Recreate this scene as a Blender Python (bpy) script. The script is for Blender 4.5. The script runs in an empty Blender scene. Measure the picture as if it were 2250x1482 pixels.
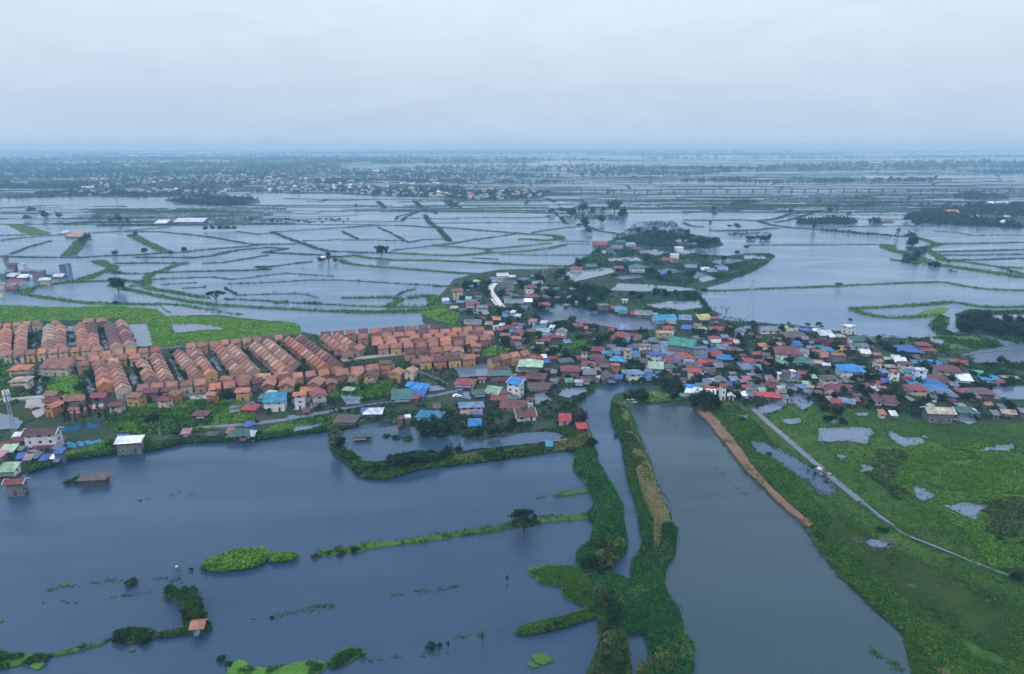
import bpy, bmesh, math, random
import numpy as np
from mathutils import Vector, noise
from mathutils.geometry import delaunay_2d_cdt
R = math.radians
rng = np.random.default_rng(7)
rnd = random.Random(11)
S = bpy.context.scene
C = S.collection

# ---------------------------------------------------------------- camera
CAMH, PITCH, FPX = 120.0, R(15.78), 1500.0
cd = bpy.data.cameras.new("camera"); cam = bpy.data.objects.new("camera", cd); C.objects.link(cam)
cam.location = (0, 0, CAMH); cam.rotation_euler = (math.pi/2 - PITCH, 0, 0)
cd.sensor_width = 36; cd.lens = 24; cd.clip_start = 1; cd.clip_end = 90000
S.camera = cam
HAZE_D = 0.000185

# ---------------------------------------------------------------- sky, sun, exposure
SUN_EL, SUN_AZ = R(52), R(200)
wd = bpy.data.worlds.new("World"); S.world = wd; wd.use_nodes = True
nt = wd.node_tree; nt.nodes.clear()
def N(t, ty, **kw):
    n = t.nodes.new(ty)
    for k, v in kw.items():
        if k in n.inputs: n.inputs[k].default_value = v
        else: setattr(n, k, v)
    return n
L = lambda t, a, b: t.links.new(a, b)
sky = N(nt, 'ShaderNodeTexSky', sky_type='NISHITA', sun_disc=False, sun_elevation=SUN_EL, sun_rotation=SUN_AZ, altitude=100, dust_density=3)
tc = N(nt, 'ShaderNodeTexCoord'); sep = N(nt, 'ShaderNodeSeparateXYZ'); L(nt, tc.outputs['Generated'], sep.inputs[0])
def ramp(t, stops, interp='LINEAR'):
    n = t.nodes.new('ShaderNodeValToRGB'); cr = n.color_ramp; cr.interpolation = interp
    while len(cr.elements) < len(stops): cr.elements.new(0.5)
    for e, (p, c) in zip(cr.elements, stops):
        e.position = p; e.color = (*c, 1) if len(c) == 3 else c
    return n
# overcast cloud deck: brightness by elevation, broken by soft stretched noise
grad = ramp(nt, [(0.0, (.43, .605, .82)), (0.012, (.51, .665, .86)), (0.05, (.56, .70, .865)), (0.11, (.66, .785, .915)), (0.19, (.76, .895, 1.01)), (0.34, (.86, 1.06, 1.42)), (0.6, (1.0, 1.26, 1.78)), (1.0, (1.04, 1.31, 1.86))])
L(nt, sep.outputs['Z'], grad.inputs[0])
mp = N(nt, 'ShaderNodeMapping'); mp.inputs['Scale'].default_value = (2.2, 2.2, 9); L(nt, tc.outputs['Generated'], mp.inputs[0])
cn = N(nt, 'ShaderNodeTexNoise', Scale=2.3, Detail=9.0, Roughness=.6, Distortion=.6); L(nt, mp.outputs[0], cn.inputs[0])
cr = ramp(nt, [(.3, (.955, .96, .97)), (.5, (1, 1, 1)), (.72, (1.06, 1.05, 1.035))]); L(nt, cn.outputs[0], cr.inputs[0])
mul = N(nt, 'ShaderNodeMix', data_type='RGBA', blend_type='MULTIPLY'); mul.inputs[0].default_value = 1
L(nt, grad.outputs[0], mul.inputs[6]); L(nt, cr.outputs[0], mul.inputs[7])
b1 = N(nt, 'ShaderNodeBackground', Strength=.08); L(nt, sky.outputs[0], b1.inputs[0])
b2 = N(nt, 'ShaderNodeBackground', Strength=1.0); L(nt, mul.outputs[2], b2.inputs[0])
mx = N(nt, 'ShaderNodeMixShader'); mx.inputs[0].default_value = .94
L(nt, b1.outputs[0], mx.inputs[1]); L(nt, b2.outputs[0], mx.inputs[2])
wo = N(nt, 'ShaderNodeOutputWorld'); L(nt, mx.outputs[0], wo.inputs[0])
sl = bpy.data.lights.new("sun", 'SUN'); sl.energy = 1.5; sl.angle = R(14); sl.color = (1, .93, .82)
so = bpy.data.objects.new("sun", sl); C.objects.link(so)
so.rotation_euler = (math.pi/2 - SUN_EL, 0, math.pi - SUN_AZ)
S.view_settings.view_transform = 'Standard'; S.view_settings.look = 'None'; S.view_settings.gamma = 1
S.view_settings.exposure = 0.0
S.cycles.use_denoising = True
S.cycles.max_bounces = 5; S.cycles.diffuse_bounces = 2; S.cycles.glossy_bounces = 2; S.cycles.transmission_bounces = 2
S.cycles.volume_bounces = 0; S.cycles.caustics_reflective = False; S.cycles.caustics_refractive = False

# ---------------------------------------------------------------- helpers
SP, CP = math.sin(PITCH), math.cos(PITCH)
def G(px, py, z=0.0):
    """photo ray -> point at height z (the ground is flat, so a traced point has one true place)"""
    a = (px-1125)/FPX; b = -(py-741)/FPX
    d = (a, CP + b*SP, -SP + b*CP)
    t = (z-CAMH)/d[2]
    return Vector((d[0]*t, d[1]*t, z))
def Gn(P, z=0.0):
    P = np.asarray(P, float); a = (P[:, 0]-1125)/FPX; b = -(P[:, 1]-741)/FPX
    dz = -SP + b*CP; t = (z-CAMH)/dz
    return np.stack([a*t, (CP+b*SP)*t, np.full(len(P), z)], 1)
def slant(v): return math.sqrt(v.x**2+v.y**2+(v.z-CAMH)**2)
def mpp(v): return max(1, v.y*CP-(v.z-CAMH)*SP)/FPX       # metres per photo pixel
def to_px(v):
    y = v[1]*CP - (v[2]-CAMH)*SP
    u = v[1]*SP + (v[2]-CAMH)*CP
    return 1125+FPX*v[0]/y, 741-FPX*u/y
TILE = dict(A=(960,600,7.03), B=(960,760,7.03), D=(1280,660,7.03), E=(1280,760,7.03), F=(1600,680,7.03), H=(1600,780,7.03),
            J=(1920,700,6.818), K=(1920,790,6.818), P=(0,900,7.03), Q=(560,840,7.03), T=(860,840,7.03), U=(1180,860,7.03),
            V=(320,880,7.03), W=(0,560,7.03), M=(1250,500,5.0), X=(0,300,3.0), Y=(750,300,3.0), Z=(1500,300,3.0), O=(0,0,1.0),
            N=(0,680,4.018), S=(560,680,4.018))
def TT(t, x, y): o = TILE[t]; return o[0]+x/o[2], o[1]+y/o[2]
def tpts(t, s): 
    v = [float(q) for q in s.replace(',', ' ').split()]
    return [TT(t, v[i], v[i+1]) for i in range(0, len(v), 2)]
def inpoly(P, poly):
    P = np.asarray(P, float); x, y = P[:, 0], P[:, 1]; c = np.zeros(len(P), bool); n = len(poly); j = n-1
    for i in range(n):
        xi, yi = poly[i][0], poly[i][1]; xj, yj = poly[j][0], poly[j][1]
        if yi != yj:
            c ^= ((yi > y) != (yj > y)) & (x < (xj-xi)*(y-yi)/(yj-yi)+xi)
        j = i
    return c
def link(o, parent=None):
    C.objects.link(o)
    if parent: o.parent = parent
    return o
def mesh(name, verts, faces, mat=None):
    m = bpy.data.meshes.new(name); m.from_pydata(verts, [], faces); m.update()
    if mat: m.materials.append(mat)
    return m
def ob(name, m, parent=None, loc=None, rz=0):
    o = bpy.data.objects.new(name, m)
    if loc is not None: o.location = loc
    o.rotation_euler[2] = rz
    return link(o, parent)
def tag(o, label=None, cat=None, group=None, kind=None):
    if label: o['label'] = label
    if cat: o['category'] = cat
    if group: o['group'] = group
    if kind: o['kind'] = kind
    return o
def empty(name, loc, rz=0):
    o = bpy.data.objects.new(name, None); o.location = loc; o.rotation_euler[2] = rz; o.empty_display_size = .5
    return link(o)
class MB:
    def __init__(s): s.v = []; s.f = []
    def box(s, x0, x1, y0, y1, z0, z1):
        b = len(s.v); s.v += [(x, y, z) for z in (z0, z1) for x, y in ((x0,y0),(x1,y0),(x1,y1),(x0,y1))]
        s.f += [tuple(b+i for i in q) for q in ((3,2,1,0),(4,5,6,7),(0,1,5,4),(1,2,6,5),(2,3,7,6),(3,0,4,7))]
    def prism(s, prof, a0, a1, axis='x'):
        """profile of (u,z) extruded along axis"""
        b = len(s.v); n = len(prof)
        for a in (a0, a1):
            s.v += [((a, u, z) if axis == 'x' else (u, a, z)) for u, z in prof]
        s.f += [tuple(b+i for i in range(n)), tuple(b+n+i for i in reversed(range(n)))]
        s.f += [(b+i, b+n+i, b+n+(i+1) % n, b+(i+1) % n) for i in range(n)]
    def tube(s, p, q, r0, r1=None, n=6):
        r1 = r0 if r1 is None else r1; p, q = Vector(p), Vector(q); d = (q-p).normalized()
        u = d.orthogonal().normalized(); w = d.cross(u); b = len(s.v)
        for c, r in ((p, r0), (q, r1)):
            s.v += [tuple(c+(u*math.cos(2*math.pi*i/n)+w*math.sin(2*math.pi*i/n))*r) for i in range(n)]
        s.f += [(b+i, b+(i+1) % n, b+n+(i+1) % n, b+n+i) for i in range(n)] + [tuple(b+n+i for i in range(n))]
    def poly(s, pts): b = len(s.v); s.v += [tuple(p) for p in pts]; s.f.append(tuple(range(b, b+len(pts))))
    def mesh(s, name, mat=None): return mesh(name, s.v, s.f, mat)
def bigmesh(name, V, nper, mat, tint=None, smooth=False):
    """V: (n*nper,3) vertices, one n-gon per nper vertices"""
    m = bpy.data.meshes.new(name); nv = len(V); nf = nv//nper
    m.vertices.add(nv); m.vertices.foreach_set('co', np.ascontiguousarray(V, np.float32).ravel())
    m.loops.add(nv); m.loops.foreach_set('vertex_index', np.arange(nv, dtype=np.int32))
    m.polygons.add(nf); m.polygons.foreach_set('loop_start', np.arange(0, nv, nper, dtype=np.int32))
    m.polygons.foreach_set('loop_total', np.full(nf, nper, np.int32))
    if tint is not None:
        a = m.attributes.new('tint', 'FLOAT', 'POINT'); a.data.foreach_set('value', np.ascontiguousarray(tint, np.float32))
    m.materials.append(mat); m.update(calc_edges=True)
    return m

# ---------------------------------------------------------------- materials
MAT = {}
def newmat(name):
    m = bpy.data.materials.new(name); m.use_nodes = True; t = m.node_tree
    return m, t, t.nodes['Principled BSDF']
def sm(name, col, rough=.8, spec=.3, noise_amt=.25, nscale=.6, bump=0.0, bscale=4.0, rand=.12, wave=0.0, rust=0.0):
    """plain surface: base colour, weathering noise, per-object variation, optional corrugation"""
    if name in MAT: return MAT[name]
    m, t, p = newmat(name)
    co = N(t, 'ShaderNodeTexCoord'); oi = N(t, 'ShaderNodeObjectInfo')
    n1 = N(t, 'ShaderNodeTexNoise', Scale=nscale, Detail=6.0, Roughness=.65); n1.noise_dimensions = '4D'
    L(t, co.outputs['Object'], n1.inputs['Vector'])
    sc = N(t, 'ShaderNodeMath', operation='MULTIPLY'); sc.inputs[1].default_value = 37.0
    L(t, oi.outputs['Random'], sc.inputs[0]); L(t, sc.outputs[0], n1.inputs['W'])
    mr = N(t, 'ShaderNodeMapRange'); mr.inputs[1].default_value = .3; mr.inputs[2].default_value = .7
    mr.inputs[3].default_value = 1-noise_amt; mr.inputs[4].default_value = 1+noise_amt*.7; L(t, n1.outputs[0], mr.inputs[0])
    r2 = N(t, 'ShaderNodeMapRange'); r2.inputs[3].default_value = 1-rand; r2.inputs[4].default_value = 1+rand
    L(t, oi.outputs['Random'], r2.inputs[0])
    mm = N(t, 'ShaderNodeMath', operation='MULTIPLY'); L(t, mr.outputs[0], mm.inputs[0]); L(t, r2.outputs[0], mm.inputs[1])
    hs = N(t, 'ShaderNodeHueSaturation'); hs.inputs['Color'].default_value = (*col, 1)
    L(t, mm.outputs[0], hs.inputs['Value'])
    out = hs.outputs[0]
    if rust:      # rust runs and patched, faded sheets
        n3 = N(t, 'ShaderNodeTexNoise', Scale=.28, Detail=5.0, Roughness=.7); n3.noise_dimensions = '4D'; L(t, co.outputs['Object'], n3.inputs['Vector'])
        s3 = N(t, 'ShaderNodeMath', operation='MULTIPLY'); s3.inputs[1].default_value = 91.0; L(t, oi.outputs['Random'], s3.inputs[0]); L(t, s3.outputs[0], n3.inputs['W'])
        r3 = N(t, 'ShaderNodeMapRange'); r3.inputs[1].default_value = .47; r3.inputs[2].default_value = .66; r3.inputs[4].default_value = rust; L(t, n3.outputs[0], r3.inputs[0])
        m3 = N(t, 'ShaderNodeMix', data_type='RGBA'); m3.inputs[7].default_value = (.105, .06, .045, 1); L(t, r3.outputs[0], m3.inputs[0]); L(t, out, m3.inputs[6]); out = m3.outputs[2]
        vo = N(t, 'ShaderNodeTexVoronoi', Scale=.55); vo.distance = 'CHEBYCHEV'; L(t, co.outputs['Object'], vo.inputs['Vector'])
        m4 = N(t, 'ShaderNodeMapRange'); m4.inputs[3].default_value = .72; m4.inputs[4].default_value = 1.2; sp = N(t, 'ShaderNodeSeparateColor'); L(t, vo.outputs['Color'], sp.inputs[0]); L(t, sp.outputs[0], m4.inputs[0])
        h4 = N(t, 'ShaderNodeHueSaturation'); L(t, out, h4.inputs['Color']); L(t, m4.outputs[0], h4.inputs['Value']); out = h4.outputs[0]
    L(t, out, p.inputs['Base Color'])
    p.inputs['Roughness'].default_value = rough; p.inputs['Specular IOR Level'].default_value = spec
    if bump or wave:
        h = n1.outputs[0]
        if wave:
            wv = N(t, 'ShaderNodeTexWave', Scale=wave); wv.bands_direction = 'X'; L(t, co.outputs['Object'], wv.inputs[0]); h = wv.outputs[0]
        bp = N(t, 'ShaderNodeBump', Strength=bump or .4, Distance=.1); L(t, h, bp.inputs['Height']); L(t, bp.outputs[0], p.inputs['Normal'])
    MAT[name] = m; return m
def leafmat(name, dark, mid, light, rand=.15, spec=.03):
    m, t, p = newmat(name)
    at = N(t, 'ShaderNodeAttribute', attribute_name='tint'); oi = N(t, 'ShaderNodeObjectInfo')
    r = ramp(t, [(.05, dark), (.5, mid), (.97, light)]); L(t, at.outputs['Fac'], r.inputs[0])
    hs = N(t, 'ShaderNodeHueSaturation'); L(t, r.outputs[0], hs.inputs['Color'])
    a = N(t, 'ShaderNodeMapRange'); a.inputs[3].default_value = 1-rand*1.6; a.inputs[4].default_value = 1+rand*1.6
    L(t, oi.outputs['Random'], a.inputs[0]); L(t, a.outputs[0], hs.inputs['Value'])
    L(t, hs.outputs[0], p.inputs['Base Color']); p.inputs['Roughness'].default_value = .8; p.inputs['Specular IOR Level'].default_value = spec
    MAT[name] = m; return m
def groundmat(name, cols, s1=.012, s2=.12, s3=1.1, bump=.5):
    """patchy ground: three colours blended by noise at field, clump and tuft size"""
    m, t, p = newmat(name); co = N(t, 'ShaderNodeTexCoord')
    ns = []
    for s, d in ((s1, 4), (s2, 6), (s3, 5)):
        n = N(t, 'ShaderNodeTexNoise', Scale=s, Detail=float(d), Roughness=.62, Distortion=.4); L(t, co.outputs['Object'], n.inputs[0]); ns.append(n)
    ad = N(t, 'ShaderNodeMath', operation='ADD'); L(t, ns[0].outputs[0], ad.inputs[0]); L(t, ns[1].outputs[0], ad.inputs[1])
    a2 = N(t, 'ShaderNodeMath', operation='MULTIPLY_ADD'); L(t, ns[2].outputs[0], a2.inputs[0]); a2.inputs[1].default_value = .8; L(t, ad.outputs[0], a2.inputs[2])
    dv = N(t, 'ShaderNodeMath', operation='DIVIDE'); L(t, a2.outputs[0], dv.inputs[0]); dv.inputs[1].default_value = 2.8
    k = len(cols); r = ramp(t, [(.36+.28*i/(k-1), c) for i, c in enumerate(cols)]); L(t, dv.outputs[0], r.inputs[0])
    L(t, r.outputs[0], p.inputs['Base Color']); p.inputs['Roughness'].default_value = .95; p.inputs['Specular IOR Level'].default_value = .04
    bp = N(t, 'ShaderNodeBump', Strength=bump, Distance=.6); L(t, a2.outputs[0], bp.inputs['Height']); L(t, bp.outputs[0], p.inputs['Normal'])
    MAT[name] = m; return m
def watermat(name, c1, c2, rough=.08, bump=.38):
    m, t, p = newmat(name); co = N(t, 'ShaderNodeTexCoord')
    n = N(t, 'ShaderNodeTexNoise', Scale=.006, Detail=5.0, Roughness=.6, Distortion=.6); L(t, co.outputs['Object'], n.inputs[0])
    r = ramp(t, [(.35, c1), (.68, c2)]); L(t, n.outputs[0], r.inputs[0]); L(t, r.outputs[0], p.inputs['Base Color'])
    p.inputs['IOR'].default_value = 1.33; p.inputs['Specular IOR Level'].default_value = .5
    rr = N(t, 'ShaderNodeMapRange'); rr.inputs[1].default_value = .35; rr.inputs[2].default_value = .65
    rr.inputs[3].default_value = rough*.5; rr.inputs[4].default_value = rough*2.4; 
    mw = N(t, 'ShaderNodeMapping'); mw.inputs['Scale'].default_value = (.55, 2.2, 1); mw.inputs['Rotation'].default_value = (0, 0, -.35); L(t, co.outputs['Object'], mw.inputs[0])
    n2 = N(t, 'ShaderNodeTexNoise', Scale=.013, Detail=5.0, Distortion=1.0); L(t, mw.outputs[0], n2.inputs[0])
    L(t, mw.outputs[0], n.inputs[0])
    L(t, n2.outputs[0], rr.inputs[0]); L(t, rr.outputs[0], p.inputs['Roughness'])
    mpw = N(t, 'ShaderNodeMapping'); mpw.inputs['Scale'].default_value = (1, 1.8, 1); mpw.inputs['Rotation'].default_value = (0, 0, .25)
    L(t, co.outputs['Object'], mpw.inputs[0])
    w = N(t, 'ShaderNodeTexNoise', Scale=.9, Detail=4.0, Roughness=.6, Distortion=.5); L(t, mpw.outputs[0], w.inputs[0])
    bp = N(t, 'ShaderNodeBump', Strength=bump, Distance=.35); L(t, w.outputs[0], bp.inputs['Height']); L(t, bp.outputs[0], p.inputs['Normal'])
    rb = N(t, 'ShaderNodeMapRange'); rb.inputs[1].default_value = .38; rb.inputs[2].default_value = .62; rb.inputs[3].default_value = bump*.35; rb.inputs[4].default_value = bump*1.9; L(t, n2.outputs[0], rb.inputs[0]); L(t, rb.outputs[0], bp.inputs['Strength'])
    MAT[name] = m; return m

W_BLUE = watermat('flood_water_blue', (.017, .041, .073), (.037, .073, .115))
W_GREY = watermat('flood_water_grey', (.024, .050, .054), (.032, .058, .064), rough=.1)
W_POND = watermat('silty_pond_water', (.068, .142, .205), (.095, .172, .24))
W_PUD = watermat('puddle_water', (.085, .12, .17), (.12, .145, .18), rough=.05, bump=.06)
LAND = groundmat('village_ground', [(.018, .035, .02), (.03, .06, .028), (.05, .06, .04), (.085, .085, .07)])
FIELD = groundmat('bright_field', [(.045, .11, .014), (.085, .19, .018), (.14, .26, .03)])
SWAMP = groundmat('wet_meadow', [(.018, .045, .010), (.034, .078, .013), (.052, .108, .017), (.072, .092, .025)])
MUDDY = groundmat('muddy_margin', [(.024, .042, .012), (.038, .058, .015), (.055, .066, .021)])
LIME = groundmat('duckweed', [(.045, .12, .018), (.08, .19, .03), (.12, .25, .045)], bump=.2)
DIKE = groundmat('dike_grass_ground', [(.016, .038, .02), (.03, .065, .03), (.045, .085, .035)])
DIKEG = groundmat('dike_green_ground', [(.028, .07, .014), (.052, .125, .02), (.08, .165, .026)])
OLIVE = groundmat('olive_meadow', [(.010, .026, .006), (.020, .044, .008), (.034, .062, .011), (.046, .056, .016)])
MUDS = groundmat('wet_mud', [(.04, .045, .025), (.075, .07, .055), (.11, .105, .10)], s1=.08, s2=.4)
SEDGE = groundmat('sedge_bank', [(.035, .055, .014), (.07, .085, .025), (.12, .105, .045), (.15, .125, .06)], s1=.06, s2=.3)
HYAC = groundmat('hyacinth_mat', [(.010, .045, .012), (.018, .078, .016), (.03, .11, .022)], bump=.8)
DRY = groundmat('dry_grass', [(.10, .11, .035), (.19, .165, .065), (.27, .22, .11)])
EARTH = groundmat('bare_earth', [(.13, .075, .05), (.20, .115, .075), (.25, .15, .10)], bump=.9)
GRAVEL = groundmat('pale_lot', [(.22, .20, .17), (.34, .31, .27), (.42, .40, .37)])
ROADM = groundmat('wet_concrete', [(.08, .095, .11), (.14, .155, .17), (.22, .23, .24)])
CONC = groundmat('pale_concrete', [(.45, .40, .34), (.58, .52, .46), (.66, .6, .54)], bump=.1)
FARG = groundmat('far_ground', [(.012, .025, .014), (.022, .042, .02), (.04, .07, .03), (.09, .11, .07)], s1=.004, s2=.02, s3=.2)
BRICKF = groundmat('reddish_field', [(.06, .04, .035), (.09, .055, .045), (.11, .075, .06)])
LF_D = leafmat('leaf_dark', (.005, .016, .006), (.014, .038, .012), (.034, .074, .021))
LF_M = leafmat('leaf_mid', (.010, .030, .007), (.028, .07, .012), (.06, .125, .022))
LF_Y = leafmat('leaf_olive', (.020, .035, .008), (.055, .085, .02), (.11, .15, .045))
LF_B = leafmat('leaf_brown', (.02, .018, .015), (.05, .04, .035), (.09, .075, .06))
LF_H = leafmat('leaf_hyacinth', (.006, .034, .009), (.018, .080, .016), (.042, .15, .030))
LF_L = leafmat('leaf_lime', (.025, .07, .01), (.06, .15, .02), (.12, .24, .04))
LF_V = leafmat('leaf_bright_field', (.05, .12, .014), (.105, .225, .022), (.17, .31, .04))
LF_T = leafmat('leaf_dry', (.07, .075, .02), (.17, .15, .055), (.30, .26, .13))
LF_G = leafmat('leaf_grass', (.014, .042, .007), (.040, .098, .011), (.085, .165, .02))
LF_F = leafmat('leaf_field', (.035, .09, .01), (.078, .18, .016), (.135, .265, .03))
BARK = sm('bark', (.06, .05, .04), .9, .1)
STEEL = sm('galvanised_steel', (.32, .34, .36), .5, .5)
GLASS = sm('dark_window', (.018, .022, .028), .25, .5, noise_amt=.1)
FRAME = sm('window_frame', (.55, .55, .53), .6)
DOOR = sm('door_wood', (.07, .045, .035), .7)
RC = dict(r=(.23,.042,.042), R=(.37,.038,.036), m=(.125,.038,.036), o=(.44,.15,.062), t=(.30,.122,.072), b=(.02,.20,.48), B=(.03,.10,.33), c=(.025,.22,.34),
          n=(.13,.20,.31), g=(.09,.26,.15), G=(.035,.13,.105), E=(.04,.29,.20), l=(.30,.44,.28), y=(.52,.43,.14), w=(.62,.64,.66), e=(.165,.18,.20),
          d=(.085,.055,.048), p=(.44,.17,.21), k=(.36,.30,.21), a=(.39,.225,.14), s=(.10,.072,.06))
RN = dict(r='red', R='bright red', m='maroon', o='orange', t='terracotta', b='bright blue', B='deep blue', c='turquoise', n='steel blue', g='green', G='dark green',
          E='emerald', l='pale green', y='yellow', w='white', e='grey', d='dark brown', p='pink', k='tan', a='sandy', s='rusty brown')
WC = dict(w=(.58,.58,.56), c=(.44,.38,.29), e=(.135,.135,.14), b=(.10,.075,.06), p=(.58,.40,.38), o=(.40,.17,.06), g=(.42,.66,.50), y=(.46,.29,.10), u=(.46,.58,.74),
          t=(.26,.11,.07), n=(.20,.26,.36), B=(.05,.10,.25), r=(.3,.05,.05), G=(.06,.16,.12), k=(.6,.5,.38), q=(.36,.22,.15))
WN = dict(w='white', c='cream', e='grey', b='dark timber', p='pink', o='orange', g='mint green', y='yellow', u='pale blue', t='brick coloured', n='blue grey', B='navy', r='red', G='green', k='beige', q='peach')
for k, c in RC.items(): sm('roof_'+RN[k].replace(' ', '_'), c, .55, .35, noise_amt=.3, nscale=.35, bump=.35, wave=2.4, rand=.28, rust=.3 if k in 'wl' else (.4 if k in 'rRbcEoBmt' else .75))
for k, c in WC.items(): sm('wall_'+WN[k].replace(' ', '_'), c, .85, .2, noise_amt=.3, nscale=.5, rand=.12)
RM = {k: MAT['roof_'+RN[k].replace(' ', '_')] for k in RC}
WM = {k: MAT['wall_'+WN[k].replace(' ', '_')] for k in WC}
TRIM = sm('white_trim', (.7, .7, .68), .7)
# ---------------------------------------------------------------- ground builders
_k = [0]
LANDS, WATERS, ROADS = [], [], []       # photo-space outlines, used to keep plants off water and roads
def outline(P, closed=True, amp=1.0, fine=1.0):
    W = Gn(P); out = []; n = len(W)
    for i in range(n if closed else n-1):
        a, b = Vector(W[i]), Vector(W[(i+1) % n]); d = (b-a).length
        if d < 1e-6: continue
        st = max(.9, 2.2*mpp((a+b)/2))*fine; k = max(1, min(400, int(d/st)))
        nn = Vector((-(b-a).y, (b-a).x, 0)).normalized()
        for j in range(k):
            p = a.lerp(b, j/k); s = amp*max(1, mpp(p)*2.2)
            q = noise.noise((p.x*.06, p.y*.06, 3.1))*1.6 + noise.noise((p.x*.25, p.y*.25, 7.7))*.9 + noise.noise((p.x*.8, p.y*.8, 1.7))*.5
            out.append(p + nn*q*s)
    if not closed: out.append(Vector(W[-1]))
    return out
def sheet(name, P, mat, z, amp=1.0, skirt=True, label=None, cat=None, kind='structure', group=None, up=0.0):
    _k[0] += 1; z += _k[0] % 64*.004
    pts = outline(P, amp=amp); n = len(pts)
    vv, _, tr = delaunay_2d_cdt([Vector((p.x, p.y)) for p in pts], [], [list(range(n))], 1, 1e-4)[:3]
    v = [(p.x, p.y, z) for p in vv]; f = []
    for q in tr:
        a, b, c = [vv[i] for i in q[:3]]
        f.append(tuple(q) if (b.x-a.x)*(c.y-a.y)-(b.y-a.y)*(c.x-a.x) > 0 else tuple(reversed(q)))
    if skirt:
        b = len(v); v += [(p.x, p.y, z) for p in pts]+[(p.x, p.y, -.4) for p in pts]
        f += [(b+i, b+n+i, b+n+(i+1) % n, b+(i+1) % n) for i in range(n)]
    m = mesh(name, v, f, mat)
    o = ob(name, m); return tag(o, label, cat, group, kind)
def land(name, P, mat, z=.3, amp=1.0, **k): LANDS.append(P); return sheet(name, P, mat, z, amp, **k)
def water(name, P, mat=None, z=.6, amp=1.3, **k): WATERS.append(P); return sheet(name, P, mat or W_BLUE, z, amp, skirt=False, **k)
DIKES = []
def dike(P, w=5.0, h=.9, mat=None, name='dike', veg=1.0):
    if P[0][1] < 620: w *= 1.35
    pts = outline(P, closed=False, amp=.45); V = []; F = []; n = len(pts)
    for i, p in enumerate(pts):
        a = pts[max(0, i-1)]; b = pts[min(n-1, i+1)]; d = (b-a); d.z = 0
        if d.length < 1e-6: d = Vector((1, 0, 0))
        d.normalize(); s = Vector((-d.y, d.x, 0))
        q = 1 + .55*noise.noise((p.x*.07, p.y*.07, 9)) + .3*noise.noise((p.x*.3, p.y*.3, 5))
        e = min(1, .25+min(i, n-1-i)*.25); hw = w*.5*q*e; hh = h*(.85+.4*noise.noise((p.x*.2, p.y*.2, 2)))
        for u, zz in ((-1, -.4), (-.8, hh*.55), (0, hh), (.8, hh*.55), (1, -.4)): V.append((p.x+s.x*u*hw, p.y+s.y*u*hw, zz))
    for i in range(n-1):
        for j in range(4): F.append((i*5+j, (i+1)*5+j, (i+1)*5+j+1, i*5+j+1))
    m = mesh(name, V, F, mat or DIKE); o = ob(name, m); o['kind'] = 'structure'
    DIKES.append((pts, w, h, veg, mat)); return o
# ---------------------------------------------------------------- leaves
def quads(c, s, up=.6, ratio=.55):
    """one diamond leaf per centre c (n,3) with half-length s (n)"""
    n = len(c); nr = rng.normal(size=(n, 3)); nr[:, 2] = np.abs(nr[:, 2])+up; nr /= np.linalg.norm(nr, axis=1)[:, None]
    a = rng.normal(size=(n, 3)); t = np.cross(nr, a); t /= np.linalg.norm(t, axis=1)[:, None]+1e-9; b = np.cross(nr, t)
    s = s[:, None]; V = np.empty((n, 4, 3)); V[:, 0] = c+t*s; V[:, 1] = c+b*s*ratio; V[:, 2] = c-t*s; V[:, 3] = c-b*s*ratio
    return V.reshape(-1, 3)
def tufts(P, r, h, k=6, up=.5, leaf=.55):
    n = len(P); c = np.repeat(P, k, 0); rr = np.repeat(r, k); hh = np.repeat(h, k)
    an = rng.uniform(0, 6.2832, n*k); q = np.sqrt(rng.uniform(0, 1, n*k)); c = c.copy()
    c[:, 0] += np.cos(an)*q*rr; c[:, 1] += np.sin(an)*q*rr; c[:, 2] += hh*np.sqrt(np.clip(1-q*q*.8, .05, 1))*rng.uniform(.15, 1, n*k)
    V = quads(c, rr*leaf*rng.uniform(.7, 1.3, n*k), up)
    t0 = np.repeat(rng.normal(.48, .17, n), k)+rng.normal(0, .12, n*k)
    return V, np.repeat(np.clip(t0, 0, 1), 4)
def clumpy(P, s=.06, z=0): return np.array([noise.noise((p[0]*s, p[1]*s, z))+.5*noise.noise((p[0]*s*3, p[1]*s*3, z)) for p in P])
def scatter(name, polys, n, r, h, mat, k=6, z=.56, up=.5, leaf=.55, avoid=True, thresh=-9, s=.06, label=None, margin=0):
    """ground cover (nobody could count it): leaf tufts over traced outlines"""
    PP = []
    areas = []
    for P in polys:
        a = np.asarray(P); areas.append(abs(np.sum(a[:, 0]*np.roll(a[:, 1], 1)-a[:, 1]*np.roll(a[:, 0], 1)))/2)
    for P, A in zip(polys, areas):
        a = np.asarray(P); m = int(n*A/sum(areas)); lo, hi = a.min(0), a.max(0); got = []; c = 0
        lo = np.maximum(lo, (-60, 300)); hi = np.minimum(hi, (2310, 1540))
        while c < m:
            q = rng.uniform(lo, hi, (max(64, m*2), 2)); q = q[inpoly(q, P)]
            if not len(q): break
            got.append(q); c += len(q)
        if got: PP.append(np.concatenate(got)[:m])
    q = np.concatenate(PP)
    if avoid:
        for W in WATERS+ROADS: 
            if len(q): q = q[~inpoly(q, W)]
    P = Gn(q, z)
    if thresh > -5:
        keep = clumpy(P, s, 4.2) > thresh; P = P[keep]
    d = np.sqrt((P**2).sum(1)+CAMH**2)/FPX
    rr = np.maximum(rng.uniform(*r, len(P)), d*1.1); hh = rng.uniform(*h, len(P))
    V, t = tufts(P, rr, hh, k, up, leaf)
    big = .16*clumpy(P, .035, 9.3)+.16*clumpy(P, .12, 5.5)      # stands of lighter and darker plants
    t = np.clip(t+np.repeat(big, 4*k), 0, 1)
    o = ob(name, bigmesh(name, V, 4, mat, t)); o['kind'] = 'stuff'
    if label: o['label'] = label
    return o
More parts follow.
